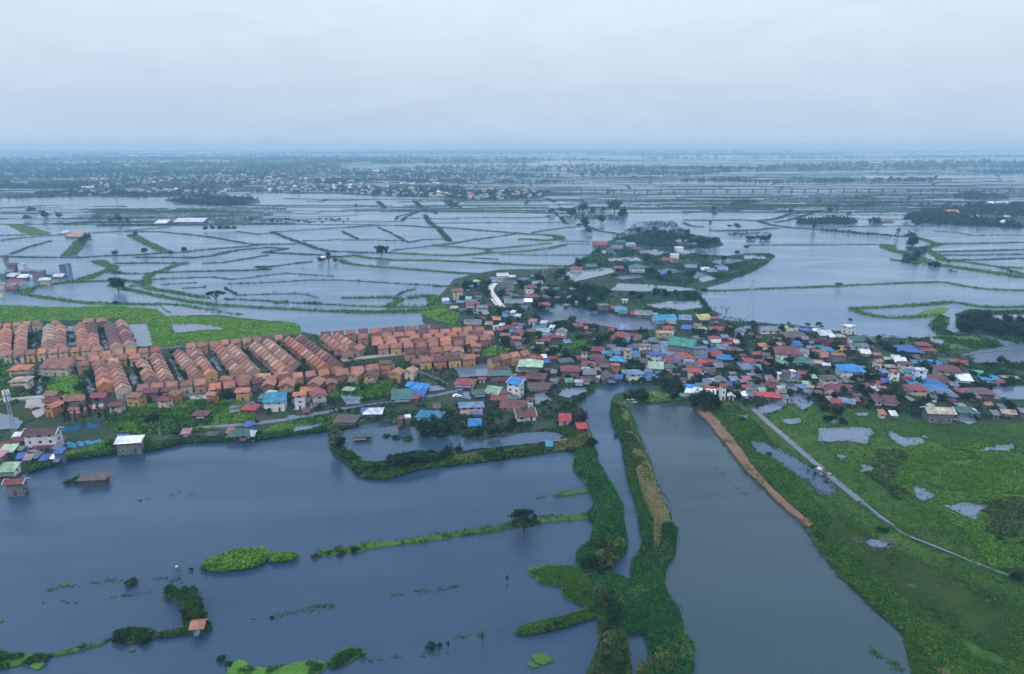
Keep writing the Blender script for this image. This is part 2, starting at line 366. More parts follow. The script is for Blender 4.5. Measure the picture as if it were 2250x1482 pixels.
# ---------------------------------------------------------------- trees (built once per kind, then copied)
def crown(kind, seed):
    rg = np.random.default_rng(seed); cs = []; rs = []
    if kind == 'broad':
        sk = rg.uniform(-.25, .25, 2); fl = rg.uniform(.75, 1.15)      # lopsided, so that no two kinds of crown are alike
        for i in range(38):
            v = rg.normal(size=3); v /= np.linalg.norm(v); q = rg.uniform(.35, .98)*(.8+.35*math.sin(math.atan2(v[1], v[0])*2+seed))
            v[2] *= fl; cs.append((v[0]*q+sk[0]*v[2], v[1]*q+sk[1]*v[2], 1.0+v[2]*q*.72+.1*rg.normal())); rs.append(rg.uniform(.17, .42))
        nl, ls = 46, .095
    elif kind == 'rain':
        for i in range(36):
            a = rg.uniform(0, 6.283); q = math.sqrt(rg.uniform(.02, 1)); cs.append((q*math.cos(a), q*math.sin(a)*.9, 1.05+.32*(1-q*q)+.06*rg.normal())); rs.append(rg.uniform(.16, .27))
        nl, ls = 44, .085
    elif kind == 'tall':
        for i in range(34):
            z = rg.uniform(1.3, 5.2); q = rg.uniform(.1, .95)*(1-.5*abs(z-3.0)/2.4); a = rg.uniform(0, 6.283)
            cs.append((q*math.cos(a), q*math.sin(a), z)); rs.append(rg.uniform(.22, .42))
        nl, ls = 34, .12
    elif kind == 'shrub':
        for i in range(26):
            a = rg.uniform(0, 6.283); q = math.sqrt(rg.uniform(0, 1))*.85; cs.append((q*math.cos(a), q*math.sin(a), .12+.55*rg.uniform(.2, 1)*(1-q*q*.6))); rs.append(rg.uniform(.18, .34))
        nl, ls = 40, .10
    cs, rs = np.array(cs), np.array(rs); n = len(cs); k = nl
    c = np.repeat(cs, k, 0); r = np.repeat(rs, k); v = rg.normal(size=(n*k, 3)); v /= np.linalg.norm(v, axis=1)[:, None]
    c = c+v*(r*rg.uniform(.35, 1.1, n*k))[:, None]*np.array([1, 1, .62 if kind == 'rain' else .85]); c[:, 2] = np.maximum(c[:, 2], .03)
    t = np.repeat(rg.normal(.48, .22, n), k)+rg.normal(0, .1, n*k)
    return quads(c, np.full(n*k, ls)*rg.uniform(.7, 1.35, n*k), .45, .6), np.repeat(np.clip(t, 0, 1), 4)
def trunk(kind, seed):
    r = random.Random(seed); b = MB()
    if kind == 'broad':
        b.tube((0,0,-.1), (.03,.02,.55), .075, .055)
        for i in range(5):
            a = i*1.3+r.random(); b.tube((.03,.02,.5), (.5*math.cos(a), .5*math.sin(a), .95+.2*r.random()), .045, .015, 5)
    elif kind == 'rain':
        b.tube((0,0,-.1), (0,.02,.4), .07, .06)
        for i in range(7):
            a = i*.95+r.random()*.4; e = (.42*math.cos(a), .42*math.sin(a), .85); b.tube((0,.02,.36), e, .045, .028, 5)
            b.tube(e, (.8*math.cos(a+.2), .8*math.sin(a+.2), 1.1), .026, .008, 4); b.tube(e, (.6*math.cos(a-.4), .6*math.sin(a-.4), 1.15), .02, .008, 4)
    elif kind == 'tall':
        b.tube((0,0,-.1), (.06,.03,2.6), .11, .075); b.tube((.06,.03,2.55), (.0,.1,5.0), .075, .015)
        for i in range(9):
            a = i*2.3; z = 1.6+i*.36; b.tube((.05,.04,z), (.6*math.cos(a), .6*math.sin(a), z+.35), .03, .01, 4)
    elif kind == 'bare':
        b.tube((0,0,-.1), (0,0,.7), .06, .045)
        for i in range(9):
            a = i*.72+r.random()*.3; h = 1.2+r.random()*.9; e = (.45*math.cos(a), .45*math.sin(a), h); b.tube((0,0,.5+.02*i), e, .03, .014, 4)
            for j in range(4):
                b2 = a+r.uniform(-1, 1); b.tube(e, (e[0]+.35*math.cos(b2), e[1]+.35*math.sin(b2), h+r.uniform(.1, .5)), .013, .004, 3)
    else: b.tube((0,0,-.05), (.02,0,.3), .05, .03, 5)
    return b.mesh('trunk_'+kind, BARK)
def palm_mesh(seed, frond, n, ln, base):
    rg = np.random.default_rng(seed); V = []; T = []
    for i in range(n):
        a = i*6.283/n+rg.uniform(-.2, .2); el = rg.uniform(.15, 1.0); prev = None
        for j in range(6):
            t = j/5; rr = ln*t*math.cos(el*.6); zz = base+ln*(math.sin(el)*t-1.05*t*t*.75); wv = frond*(1-abs(t-.4)*1.3)
            p = np.array([rr*math.cos(a), rr*math.sin(a), zz]); s = np.array([-math.sin(a), math.cos(a), -.25])*max(.02, wv)
            if prev is not None: V += [prev[0]-prev[1], prev[0]+prev[1], p+s, p-s]; T += [rg.uniform(.3, .8)]*4
            prev = (p, s)
    return np.array(V), np.array(T)
LEAFMATS = dict(d=LF_D, m=LF_M, y=LF_Y, b=LF_B)
PROTO = {}
def proto(kind, col, i):
    key = (kind, col, i)
    if key in PROTO: return PROTO[key]
    if kind == 'bare': c = None
    elif kind == 'palm': V, T = palm_mesh(i, .16, 13, 1.0, 1.75); c = bigmesh('crown_palm', V, 4, LEAFMATS[col], T)
    elif kind == 'banana': V, T = palm_mesh(i+9, .24, 9, 1.0, .75); c = bigmesh('crown_banana', V, 4, LEAFMATS[col], T)
    else: V, T = crown(kind, 100+i); c = bigmesh('crown_'+kind, V, 4, LEAFMATS[col], T)
    if kind == 'palm': b = MB(); b.tube((0,0,-.1), (.05,0,.9), .06, .05); b.tube((.05,0,.88), (0,0,1.76), .05, .04); tr = b.mesh('trunk_palm', BARK)
    elif kind == 'banana': b = MB(); b.tube((0,0,-.1), (0,0,.76), .10, .07); tr = b.mesh('trunk_banana', BARK)
    else: tr = trunk(kind, i)
    PROTO[key] = (tr, c); return PROTO[key]
KINDN = dict(broad='broadleaf_tree', rain='rain_tree', tall='slender_tree', bare='bare_tree', shrub='shrub', palm='palm_tree', banana='banana_plant')
TREES, HOUSES = [], []
TSPEC = []
def tree(px, py, wpx, kind='broad', col='d', hs=1.0, z=.3): TSPEC.append((px, py, wpx, kind, col, hs, z))
def build_tree(px, py, wpx, kind, col, hs, z):
    loc = G(px, py, z); r = max(.5, wpx*mpp(loc)/2)
    tr, c = proto(kind, col, rnd.randrange(5 if kind == 'broad' else 3))
    e = empty(KINDN[kind], loc, rnd.uniform(0, 6.28)); s = r*rnd.uniform(.93, 1.07); e.scale = (s, s*rnd.uniform(.9, 1.1), s*hs*rnd.uniform(.9, 1.12))
    ob('branches' if kind == 'bare' else 'stem' if kind == 'shrub' else 'trunk', tr, e)
    if c: ob('crown', c, e)
    TREES.append((e, kind, col, px, py, wpx, None))
def build_trees(most=290):
    """the broadleaf trees that show largest are objects, the far small ones are one mass"""
    br = sorted((t for t in TSPEC if t[3] == 'broad'), key=lambda t: -t[2]); small = set(br[most:])
    for t in TSPEC:
        if t not in small: build_tree(*t)
    Vs, Ts = [], []
    for px, py, w, k, c, hs, z in small:
        V, T = crown('broad', 100+rnd.randrange(5)); loc = G(px, py, z); r = max(.5, w*mpp(loc)/2); n = len(V)//4; keep = np.repeat(rng.random(n) < .5, 4)
        V = V[keep]*np.array([r, r, r*hs*rnd.uniform(.9, 1.1)]); Vs.append(V+np.array(loc)); Ts.append(T[keep])
    if Vs: tag(ob('distant_trees', bigmesh('distant_trees', np.concatenate(Vs), 4, LF_D, np.concatenate(Ts))), 'small dark trees dotted over the far dikes and hamlets', kind='stuff')
# ---------------------------------------------------------------- houses
def win_mesh(w, h):
    b = MB(); b.box(-w/2, w/2, -.05, .02, 0, h); n = len(b.f); b.box(-w/2+.1, w/2-.1, -.065, -.04, .1, h-.1)
    m = b.mesh('window', GLASS); m.materials.append(FRAME)
    for i in range(n): m.polygons[i].material_index = 1
    return m
WINS = [win_mesh(1.25, 1.2), win_mesh(1.7, 1.15), win_mesh(.95, 1.3)]
db = MB(); db.box(-.5, .5, -.06, .02, 0, 2.1); DOORM = db.mesh('door', DOOR)
def frame_mesh(w, h):
    b = MB(); b.box(-w/2, w/2, -.05, .02, 0, .1); b.box(-w/2, w/2, -.05, .02, h-.1, h); b.box(-w/2, -w/2+.1, -.05, .02, .1, h-.1); b.box(w/2-.1, w/2, -.05, .02, .1, h-.1); return b.mesh('window_frame', FRAME)
def pane_mesh(w, h):
    b = MB(); b.box(-w/2+.1, w/2-.1, -.035, .02, .1, h-.1); return b.mesh('window', GLASS)
FP = [(frame_mesh(*q), pane_mesh(*q)) for q in ((1.35, 1.25), (1.8, 1.2), (1.0, 1.35))]
def window(e, loc, rz, detail):
    i = rnd.randrange(3)
    if detail: o = ob('window', FP[i][1], e, loc, rz); ob('window_frame', FP[i][0], o)
    else: ob('window', WINS[i], e, loc, rz)
def house_parts(e, w, d, h, typ, roof, wall, st, rz, loc, ov=.7, eo=None, pitch=None, wins=2, awn=None, trim=False, detail=False):
    rm, wm = RM[roof], WM[wall]; W2, D2 = w/2, d/2; b = MB(); r = MB(); zb = -.9
    if typ in 'gG':
        rise = (pitch or .36)*(d if typ == 'g' else w)/2*1.3
        hw = D2 if typ == 'g' else W2; L2 = W2 if typ == 'g' else D2; ax = 'x' if typ == 'g' else 'y'
        b.prism([(-hw, zb), (hw, zb), (hw, h), (0, h+rise), (-hw, h)], -L2, L2, ax)
        k = rise/hw; o2 = hw+ov; zl = h-ov*k; t = .16
        r.prism([(-o2, zl+.05), (0, h+rise+.05), (o2, zl+.05), (o2, zl+.05+t), (0, h+rise+.05+t*1.2), (-o2, zl+.05+t)], -L2-(ov if eo is None else eo), L2+(ov if eo is None else eo), ax)
    elif typ == 'h':
        rise = (pitch or .42)*min(w, d)/2*1.2; b.box(-W2, W2, -D2, D2, zb, h)
        o = ov+.15; X, Y = W2+o, D2+o; zl = h-.12; rl = max(.15, (X-Y) if X > Y else 0); ry = max(0.15, Y-X) if Y > X else .0
        n = len(r.v); r.v += [(-X,-Y,zl),(X,-Y,zl),(X,Y,zl),(-X,Y,zl),(-X,-Y,zl+.16),(X,-Y,zl+.16),(X,Y,zl+.16),(-X,Y,zl+.16)]
        if X >= Y: r.v += [(-rl, 0, h+rise), (rl, 0, h+rise)]; r.f += [(4,5,9,8), (5,6,9), (6,7,8,9), (7,4,8)]
        else: r.v += [(0, -ry, h+rise), (0, ry, h+rise)]; r.f += [(4,5,8), (5,6,9,8), (6,7,9), (7,4,8,9)]
        r.f += [(3,2,1,0), (0,1,5,4), (1,2,6,5), (2,3,7,6), (3,0,4,7)]
    elif typ == 's':
        rise = (pitch or .26)*d; b.prism([(-D2, zb), (D2, zb), (D2, h+rise), (-D2, h)], -W2, W2)
        k = rise/d; r.prism([(-D2-ov, h-ov*k+.04), (D2+ov, h+rise+ov*k+.04), (D2+ov, h+rise+ov*k+.18), (-D2-ov, h-ov*k+.18)], -W2-ov*.7, W2+ov*.7)
    else:
        rise = .5; b.box(-W2, W2, -D2, D2, zb, h); r.box(-W2-.25, W2+.25, -D2-.25, D2+.25, h+.003, h+.2)
        for q in ((-W2-.25, W2+.25, -D2-.25, -D2-.05), (-W2-.25, W2+.25, D2+.05, D2+.25), (-W2-.25, -W2-.05, -D2-.048, D2+.048), (W2+.05, W2+.25, -D2-.048, D2+.048)): r.box(*q, h+.2, h+.65)
    ob('wall', b.mesh('wall', wm), e); ob('roof', r.mesh('roof', rm), e)
    if trim and typ == 's':
        k = rise/d
        for x in (-W2-ov*.7-.13, W2+ov*.7): q = MB(); q.prism([(-D2-ov, h-ov*k-.1), (D2+ov, h+rise+ov*k-.1), (D2+ov, h+rise+ov*k+.45), (-D2-ov, h-ov*k+.45)], x, x+.13); ob('parapet', q.mesh('parapet', TRIM), e)
    if trim and typ == 'g':
        for x in (-W2-ov-.13, W2+ov):
            q = MB(); q.prism([(-D2-ov, h-ov*(rise/D2)-.02), (0, h+rise+.02), (D2+ov, h-ov*(rise/D2)-.02), (D2+ov, h-ov*(rise/D2)+.45), (0, h+rise+.5), (-D2-ov, h-ov*(rise/D2)+.45)], x, x+.13)
            ob('gable_trim', q.mesh('gable_trim', TRIM), e)
    if wins:
        sd = 1 if (math.cos(rz)*-loc.x + math.sin(rz)*-loc.y) > 0 else -1
        nf = max(1, min(3, int(w/3.2))) if wins > 1 else 1
        for s in range(int(max(1, h//2.3))):
            zz = s*2.6+.95
            for i in range(nf):
                x = -W2+w*(i+.5)/nf
                if s == 0 and i == nf//2 and wins > 1:
                    o = ob('door', DOORM, e, (x, -D2, 0)); continue
                window(e, (x, -D2, zz), 0, detail)
            if d > 3.2:
                for i in range(1 if d < 7 else 2):
                    y = -D2+d*(i+.5)/(1 if d < 7 else 2); window(e, (sd*W2, y, zz), sd*math.pi/2, detail)
    if awn:
        q = MB(); aw = w*rnd.uniform(.5, .95); x0 = rnd.uniform(-W2, W2-aw); ad = rnd.uniform(1.6, 2.8); z0 = min(h-.35, 2.6)
        q.prism([(-D2-ad, z0-.5), (-D2-.02, z0), (-D2-.02, z0+.1), (-D2-ad, z0-.4)], x0, x0+aw)
        ob('awning', q.mesh('awning', RM[awn]), e)
    return rise
RISE = dict(g=.36*.65, G=.36*.65, h=.42*.6, s=.26, f=0)
def house(t, X, Y, W, typ='g', roof='r', wall='e', st=1, rot=None, dr=None, name=None, cat=None, label=None, h=None, trim=False, wins=None, awn=None, tags=None, ov=.7, pitch=None):
    px, py = TT(t, X, Y); wpx = W/TILE[t][2]; a = G(px, py, 3.0*st); w = max(2.2, wpx*mpp(a)-1.1)
    dr = dr or dict(g=.8, G=1.3, h=.88, s=.75, f=.8)[typ]; d = max(2.6, min(16, w*dr)); hh = h or (2.6*st-.35)
    rz = R(rot if rot is not None else rnd.uniform(-16, 16)); zm = hh+.3+RISE[typ]*min(w, d)*.5
    loc = G(px, py, zm); loc.z = .3
    nm = name or ('village_house' if (w > 4.6 or st > 1) else 'shed')
    e = empty(nm, loc, rz); dist = slant(loc)
    big = wpx > 13
    if wins is None: wins = 0 if (dist > 620 or wpx < 9 or roof == 'x') else (2 if big else 1)
    if awn is None: awn = rnd.choice('esdenGs') if (big and st < 3 and rnd.random() < .45 and dist < 520) else None
    house_parts(e, w, d, hh, typ, roof, wall, st, rz, loc, ov=ov, wins=wins, awn=awn or None, trim=trim, pitch=pitch, detail=bool(label))
    HOUSES.append(dict(e=e, typ=typ, roof=roof, wall=wall, st=st, px=px, py=py, w=w, nm=nm, cat=cat, label=label, loc=loc, d=d)); return e
OCC = []
def townhouse(px, py, roof, wall, typ, rz, w, d, label, st=2):
    hh = {2: 4.7, 1: 3.0}.get(st, st)+rnd.uniform(-.25, .25); loc = G(px, py, hh+1.1); loc.z = .3
    e = empty('townhouse', loc, rz)
    house_parts(e, w, d, hh, typ, roof, wall, st, rz, loc, ov=.42, eo=.1, wins=1 if typ == 'G' else 2, awn=None, pitch=.55)
    tag(e, label, 'house', 'houses of the terracotta roofed estate')
    HOUSES.append(dict(e=e, typ=typ, roof=roof, wall=wall, st=st, px=px, py=py, w=w, nm='townhouse', cat='house', label=label, loc=loc, d=d)); return e
# ================================================================ WATER AND LAND
v = MB(); v.poly([(-45000, -600, 0), (45000, -600, 0), (45000, 60000, 0), (-45000, 60000, 0)])
o = ob('water', v.mesh('water', W_BLUE)); o['kind'] = 'structure'
O = lambda s: tpts('O', s)
P_MAIN = O('-60,668 100,675 160,676 240,672 345,680 365,696 420,698 480,697 560,700 655,712 664,730 700,739 800,735 900,729 980,722 930,712 925,695 950,665 975,640 998,614 1045,602 1100,593 '
 '1180,592 1240,589 1265,577 1300,557 1312,541 1335,531 1400,512 1450,505 1520,515 1580,525 1590,540 1545,550 1500,556 1550,560 1600,563 1640,557 1690,557 1703,563 1692,576 1655,598 1600,620 1560,631 '
 '1538,641 1548,662 1562,680 1585,692 1568,698 1600,705 1680,711 1740,714 1800,723 1850,730 1900,743 1960,744 2020,744 2060,740 2090,752 2105,770 2200,772 2300,775 2300,1500 2012,1500 2002,1440 1990,1400 '
 '1900,1320 1830,1250 1790,1200 1760,1150 1700,1095 1640,1040 1600,985 1560,935 1522,897 1500,889 1440,886 1400,889 1372,887 1345,882 1350,868 1380,857 1430,851 1462,846 1450,842 1400,849 1385,847 1380,840 '
 '1315,845 1310,856 1292,870 1276,885 1272,900 1288,920 1295,945 1302,960 1306,985 1285,1000 1265,1000 1262,990 1180,998 1110,1008 1060,1015 1000,1018 930,1030 860,1040 845,1053 800,1050 775,1032 735,997 722,967 745,960 752,985 '
 '776,1000 800,1019 835,1022 850,1015 890,1003 930,998 1000,1003 1060,993 1100,988 1170,982 1230,975 1248,962 1232,952 1200,947 1180,951 1150,950 1130,957 1095,960 1060,969 1028,966 1008,951 990,951 960,962 922,956 903,927 870,918 850,922 835,926 785,937 750,941 640,955 '
 '580,962 560,966 480,971 410,969 400,976 330,986 316,995 250,994 210,1001 145,1011 76,1021 60,1036 30,1052 -60,1095')
land('land', P_MAIN, LAND)
# bright fields, meadows and margins, each a sheet on the ground
P_FL1 = O('-60,668 100,675 160,676 240,672 345,680 365,696 480,697 560,700 655,712 662,735 600,745 500,752 400,758 335,763 330,735 325,714 285,712 280,706 255,700 160,705 60,708 -60,712')
land('field', P_FL1, FIELD)
P_FL2 = O('220,905 330,890 450,880 520,880 560,890 560,925 490,935 470,945 430,950 350,955 260,950 235,930'); land('field', P_FL2, FIELD)
P_FL3 = O('580,948 620,930 700,915 760,912 800,925 780,936 640,954 585,960'); land('field', P_FL3, FIELD)
P_FL4 = O('105,835 165,822 185,845 180,870 130,875 108,862'); land('field', P_FL4, FIELD)
P_FL5 = O('715,865 760,855 800,835 860,840 880,860 830,875 780,880 730,880'); land('field', P_FL5, FIELD)
P_FL6 = O('940,668 985,672 1010,690 1000,715 960,706 930,697 926,690'); land('field', P_FL6, FIELD)
P_FL7 = O('60,1030 145,1008 250,990 330,980 330,965 250,960 200,985 110,1005 60,1015'); land('field', P_FL7, DIKEG)
P_FL8 = O('1060,772 1090,760 1120,770 1090,790 1060,787'); land('field', P_FL8, FIELD)
P_FL9 = O('1120,752 1200,765 1290,745 1320,760 1290,790 1230,780 1160,782'); land('field', P_FL9, DIKEG)
P_FL10 = O('-40,775 20,800 60,860 30,890 -40,890'); land('field', P_FL10, DIKEG)
P_FL11 = O('1410,862 1480,860 1495,880 1440,885 1405,886'); land('field', P_FL11, DIKEG)
P_WET = O('1575,880 1620,890 1660,905 1700,915 1740,885 1800,895 1900,905 2000,925 2100,935 2300,925 2300,1500 2012,1500 2002,1440 1985,1395 1900,1318 1832,1248 1795,1198 1765,1150 1705,1092 1645,1036 1600,975 1560,910')
land('meadow', P_WET, SWAMP)
P_LUSH = O('1890,990 1960,980 2100,975 2300,985 2300,1290 2200,1270 2130,1180 2050,1110 1985,1080 1930,1040'); land('meadow', P_LUSH, DIKEG)
P_OLIVE = O('1805,1165 1850,1130 1930,1190 2080,1260 2300,1370 2300,1480 2150,1420 2000,1330 1880,1240'); land('meadow', P_OLIVE, OLIVE)
[land('mud_streak', O(q), MUDS, z=.4, amp=1.6) for q in ('1990,1286 2012,1284 2022,1296 2004,1297', '2030,1308 2050,1306 2068,1322 2048,1324', '2078,1334 2100,1340 2122,1358 2098,1353', '1872,1186 1960,1186 1972,1206 1900,1214')]; land('mud_streak', O('1770,1020 1812,1050 1835,1082 1822,1100 1795,1092 1775,1060'), MUDS, z=.4, amp=1.5)
P_BANKG = O('1560,885 1630,895 1660,930 1690,970 1640,985 1600,960 1570,915'); land('field', P_BANKG, DIKEG)
P_MUD = O('1838,1264 1856,1275 1940,1330 2040,1400 2130,1500 2010,1500 2000,1440 1985,1395 1900,1320'); land('field', P_MUD, OLIVE)
EARTHP = O('1522,897 1545,893 1580,935 1625,985 1660,1035 1700,1085 1745,1125 1790,1158 1775,1163 1725,1120 1680,1075 1640,1042 1600,990 1562,938')
land('earth_bank', EARTHP, EARTH, z=.9, amp=.5)
# canal banks
P_CW = O('1265,998 1308,985 1312,1015 1330,1045 1350,1080 1366,1110 1368,1150 1376,1190 1370,1215 1345,1237 1310,1262 1300,1258 1272,1250 1270,1215 1300,1190 1307,1165 1312,1150 1290,1131 1300,1122 1311,1105 1300,1080 1285,1050 1262,1030')
land('canal_bank', P_CW, DIKEG, z=.6)
P_CE = O('1346,882 1376,886 1386,910 1406,960 1426,1010 1441,1060 1466,1110 1476,1150 1486,1162 1480,1220 1460,1246 1455,1280 1470,1320 1490,1342 1500,1390 1521,1420 1518,1500 1430,1500 1430,1440 1425,1402 1410,1386 1370,1391 1340,1385 1320,1372 1312,1340 1308,1285 1304,1260 1345,1262 1388,1278 1390,1250 1405,1215 1421,1180 1418,1140 1405,1100 1385,1050 1378,1010 1368,970 1350,940 1340,910')
land('canal_bank', P_CE, HYAC, z=.6)
P_DRY1 = O('1353,890 1374,890 1384,930 1404,975 1424,1020 1437,1060 1420,1062 1396,1030 1376,962 1359,915'); land('dry_bank', P_DRY1, SEDGE, z=.75)
P_DRY2 = O('1395,1030 1425,1025 1440,1065 1462,1112 1472,1150 1455,1150 1448,1205 1437,1205 1440,1150 1415,1100'); land('dry_bank', P_DRY2, DRY, z=.75)
P_DRY3 = O('1205,975 1255,965 1290,950 1300,970 1265,985 1215,992'); land('dry_bank', P_DRY3, DRY, z=.75)
P_DRY4 = O('1000,1002 1060,998 1150,985 1180,988 1100,1000 1050,1010 1000,1012'); land('dry_bank', P_DRY4, DRY, z=.75)
P_LM1 = O('1165,1257 1200,1246 1268,1246 1298,1280 1312,1330 1290,1334 1262,1318 1240,1306 1236,1285 1188,1278 1185,1266'); land('grass_shoal', P_LM1, DIKEG, z=.3)
P_LM2 = O('1130,1391 1160,1372 1240,1356 1300,1336 1316,1352 1245,1376 1165,1393'); land('grass_shoal', P_LM2, DIKEG, z=.3)
P_TD = O('1310,1285 1370,1310 1372,1385 1380,1440 1384,1500 1285,1500 1320,1420 1318,1350'); land('canal_bank', P_TD, SWAMP, z=.5)
P_ISL = O('443,1248 460,1235 500,1222 530,1212 580,1212 592,1225 565,1243 530,1250 480,1253'); land('islet', P_ISL, FIELD)
P_ISL2 = O('592,1225 620,1222 655,1222 640,1230 600,1234'); land('islet', P_ISL2, DIKEG)
P_ISL3 = O('360,1302 375,1290 400,1300 430,1298 440,1320 452,1360 465,1380 450,1390 425,1388 405,1370 405,1330 385,1325 368,1315'); land('islet', P_ISL3, SWAMP)
P_ISL4 = O('220,1412 245,1402 250,1390 285,1382 330,1385 350,1392 385,1388 400,1383 420,1380 425,1388 350,1400 320,1412 280,1416 245,1412'); land('islet', P_ISL4, MUDDY)
P_LIME1 = O('340,1396 400,1384 404,1389 345,1401'); P_LIME2 = O('498,1490 503,1468 525,1456 540,1456 542,1468 600,1468 640,1460 690,1453 712,1463 712,1472 660,1490'); P_LIME3 = O('70,1466 78,1454 95,1452 97,1460 88,1470')
P_LIME4 = O('-40,1420 20,1440 70,1440 103,1442 100,1452 60,1455 30,1462 -40,1470'); P_LIME5 = O('722,1462 735,1445 770,1427 802,1432 806,1440 778,1450 745,1463')
P_LIME6 = O('715,925 760,920 815,920 800,930 740,935'); P_LIME7 = O('1270,1430 1300,1425 1305,1432 1280,1437')
for p in (P_LIME1, P_LIME2, P_LIME3, P_LIME6): land('duckweed_mat', p, LIME, z=.12)
land('islet', P_LIME4, DIKEG, z=.2); land('islet', P_LIME5, DIKEG, z=.3)
# a few floating weed rafts
for x, y, w in ((558,1360,7),(597,1357,7),(640,1347,8),(862,1308,6),(178,1422,14),(1190,1450,18),(290,1430,8),(140,1287,10),(1,1366,8),(1170,1464,10)):
    land('weed_raft', [(x-w,y),(x-w*.3,y-w*.3),(x+w,y-w*.15),(x+w*.4,y+w*.3)], DIKEG, z=.1)
# right creek land
P_RG1 = O('2040,716 2063,690 2086,700 2086,712 2076,725 2100,734 2140,735 2190,750 2205,761 2170,766 2100,770 2050,777 1990,771 1960,757 2010,746 2060,739')
land('marsh', P_RG1, DIKEG)
P_RG2 = O('2100,692 2130,681 2180,684 2300,682 2300,763 2250,759 2200,746 2150,735 2112,729 2103,706'); land('marsh', P_RG2, DIKE)
P_RG3 = O('2120,805 2145,788 2200,790 2300,770 2300,850 2230,850 2180,862 2130,850'); land('marsh', P_RG3, DIKE)
P_BLOB = O('2012,694 2035,681 2070,678 2085,680 2065,694 2035,701'); land('marsh', P_BLOB, FIELD)
water('fishpond_water', O('-900,700 300,700 700,760 1100,700 1500,760 1800,745 2100,760 2900,780 2600,328 1125,320 -350,328'), W_POND, z=.0, amp=.01)
WATERS.pop()
# flooded hollows on the land
for s in ('1000,812 1060,803 1115,803 1125,815 1110,828 1010,832', '1172,868 1190,862 1215,883 1205,890 1175,892', '1225,868 1245,857 1285,855 1290,862 1250,880 1225,873',
          '375,716 430,713 490,722 492,728 440,728 385,735', '355,673 400,676 500,690 545,697 620,706 600,709 480,696 380,696', '282,716 325,714 334,762 298,764',
          '148,720 165,718 168,762 152,763', '70,735 82,733 78,777 70,777', '215,720 225,735 240,770 232,772', '82,810 95,810 92,860 84,870 80,840', '185,835 200,830 205,860 195,868 190,850',
          '285,825 300,820 302,845 290,852', '372,790 385,788 398,825 405,840 395,840', '462,790 475,785 490,818 480,822', '1655,905 1690,890 1730,872 1790,868 1760,882 1730,890 1700,908 1672,912',
          '1740,885 1790,880 1785,890 1765,907 1750,895', '1795,942 1850,944 1912,944 1910,960 1905,982 1860,972 1795,972', '1945,945 1965,955 1985,965 2038,962 2030,975 1985,985 1965,972',
          '1645,970 1680,972 1700,985 1730,1000 1790,1035 1830,1075 1825,1096 1800,1085 1780,1060 1735,1035 1690,1005 1660,995', '2145,988 2185,985 2225,978 2222,992 2150,996', '2005,1075 2020,1078 2052,1090 2030,1105 2010,1092',
          '2070,1115 2110,1108 2190,1110 2160,1125 2140,1145 2100,1130', '1840,1003 1862,1005 1850,1017 1842,1012', '1890,1022 1925,1025 1920,1040 1890,1040', '1900,1194 1930,1191 1955,1197 1940,1207 1905,1206',
          '2090,925 2110,915 2140,920 2130,935', '1720,925 1755,922 1758,932 1725,934', '1880,912 1905,911 1900,916 1882,917', '2130,775 2180,768 2250,757 2300,758 2300,795 2230,800 2170,800 2140,800',
          '2170,855 2200,850 2300,845 2300,880 2220,882 2180,880', '2165,694 2240,692 2300,694 2300,706 2200,705', '1170,682 1230,668 1260,675 1330,690 1420,705 1450,712 1440,726 1380,728 1300,715 1240,705 1210,712 1185,700',
          '1420,672 1470,664 1535,662 1548,676 1500,684 1440,680', '1245,600 1330,590 1360,597 1330,606 1260,622 1248,615', '1340,640 1360,625 1430,628 1520,635 1530,640 1480,642 1380,642', '1330,570 1400,565 1410,575 1340,576',
          '1320,550 1350,552 1355,560 1325,558', '1480,556 1530,545 1560,552 1500,562', '1635,563 1680,564 1684,571 1636,571', '2040,742 2075,750 2065,760 2045,752', '640,880 700,888 690,900 645,905', '745,868 790,872 795,890 760,895',
          '640,955 645,940 720,930 690,945', '520,886 560,884 560,895', '-40,905 20,915 50,930 40,945 -40,950', '870,858 960,850 975,858 890,870', '1000,866 1030,862 1035,880 1015,878', '610,925 640,918 660,921 615,933', '1530,612 1560,606 1575,615 1545,622',
          '745,962 760,950 900,935 925,957 965,966 1000,960 1030,972 1070,974 1110,965 1150,956 1200,952 1232,956 1240,963 1225,972 1165,980 1090,985 1040,991 1000,1000 930,995 880,1003 838,1019 800,1016 772,998 750,984',
          '1610,912 1650,915 1640,925', '2010,1085 2020,1080 2030,1090'):
    p = O(s); q = abs(sum(p[i][0]*p[(i+1) % len(p)][1]-p[(i+1) % len(p)][0]*p[i][1] for i in range(len(p)))); water('flood_pool', p, W_PUD if q < 9000 else W_BLUE)
water('pond', O('1372,889 1400,892 1440,889 1500,893 1522,900 1560,938 1600,988 1640,1043 1700,1098 1760,1153 1790,1203 1830,1253 1900,1323 1990,1403 2003,1443 2013,1505 1521,1505 1524,1420 1503,1390 1492,1340 1472,1318 1458,1280 1463,1246 1483,1221 1489,1162 1478,1150 1468,1110 1443,1060 1428,1010 1408,960 1388,910'), W_GREY, z=.02)
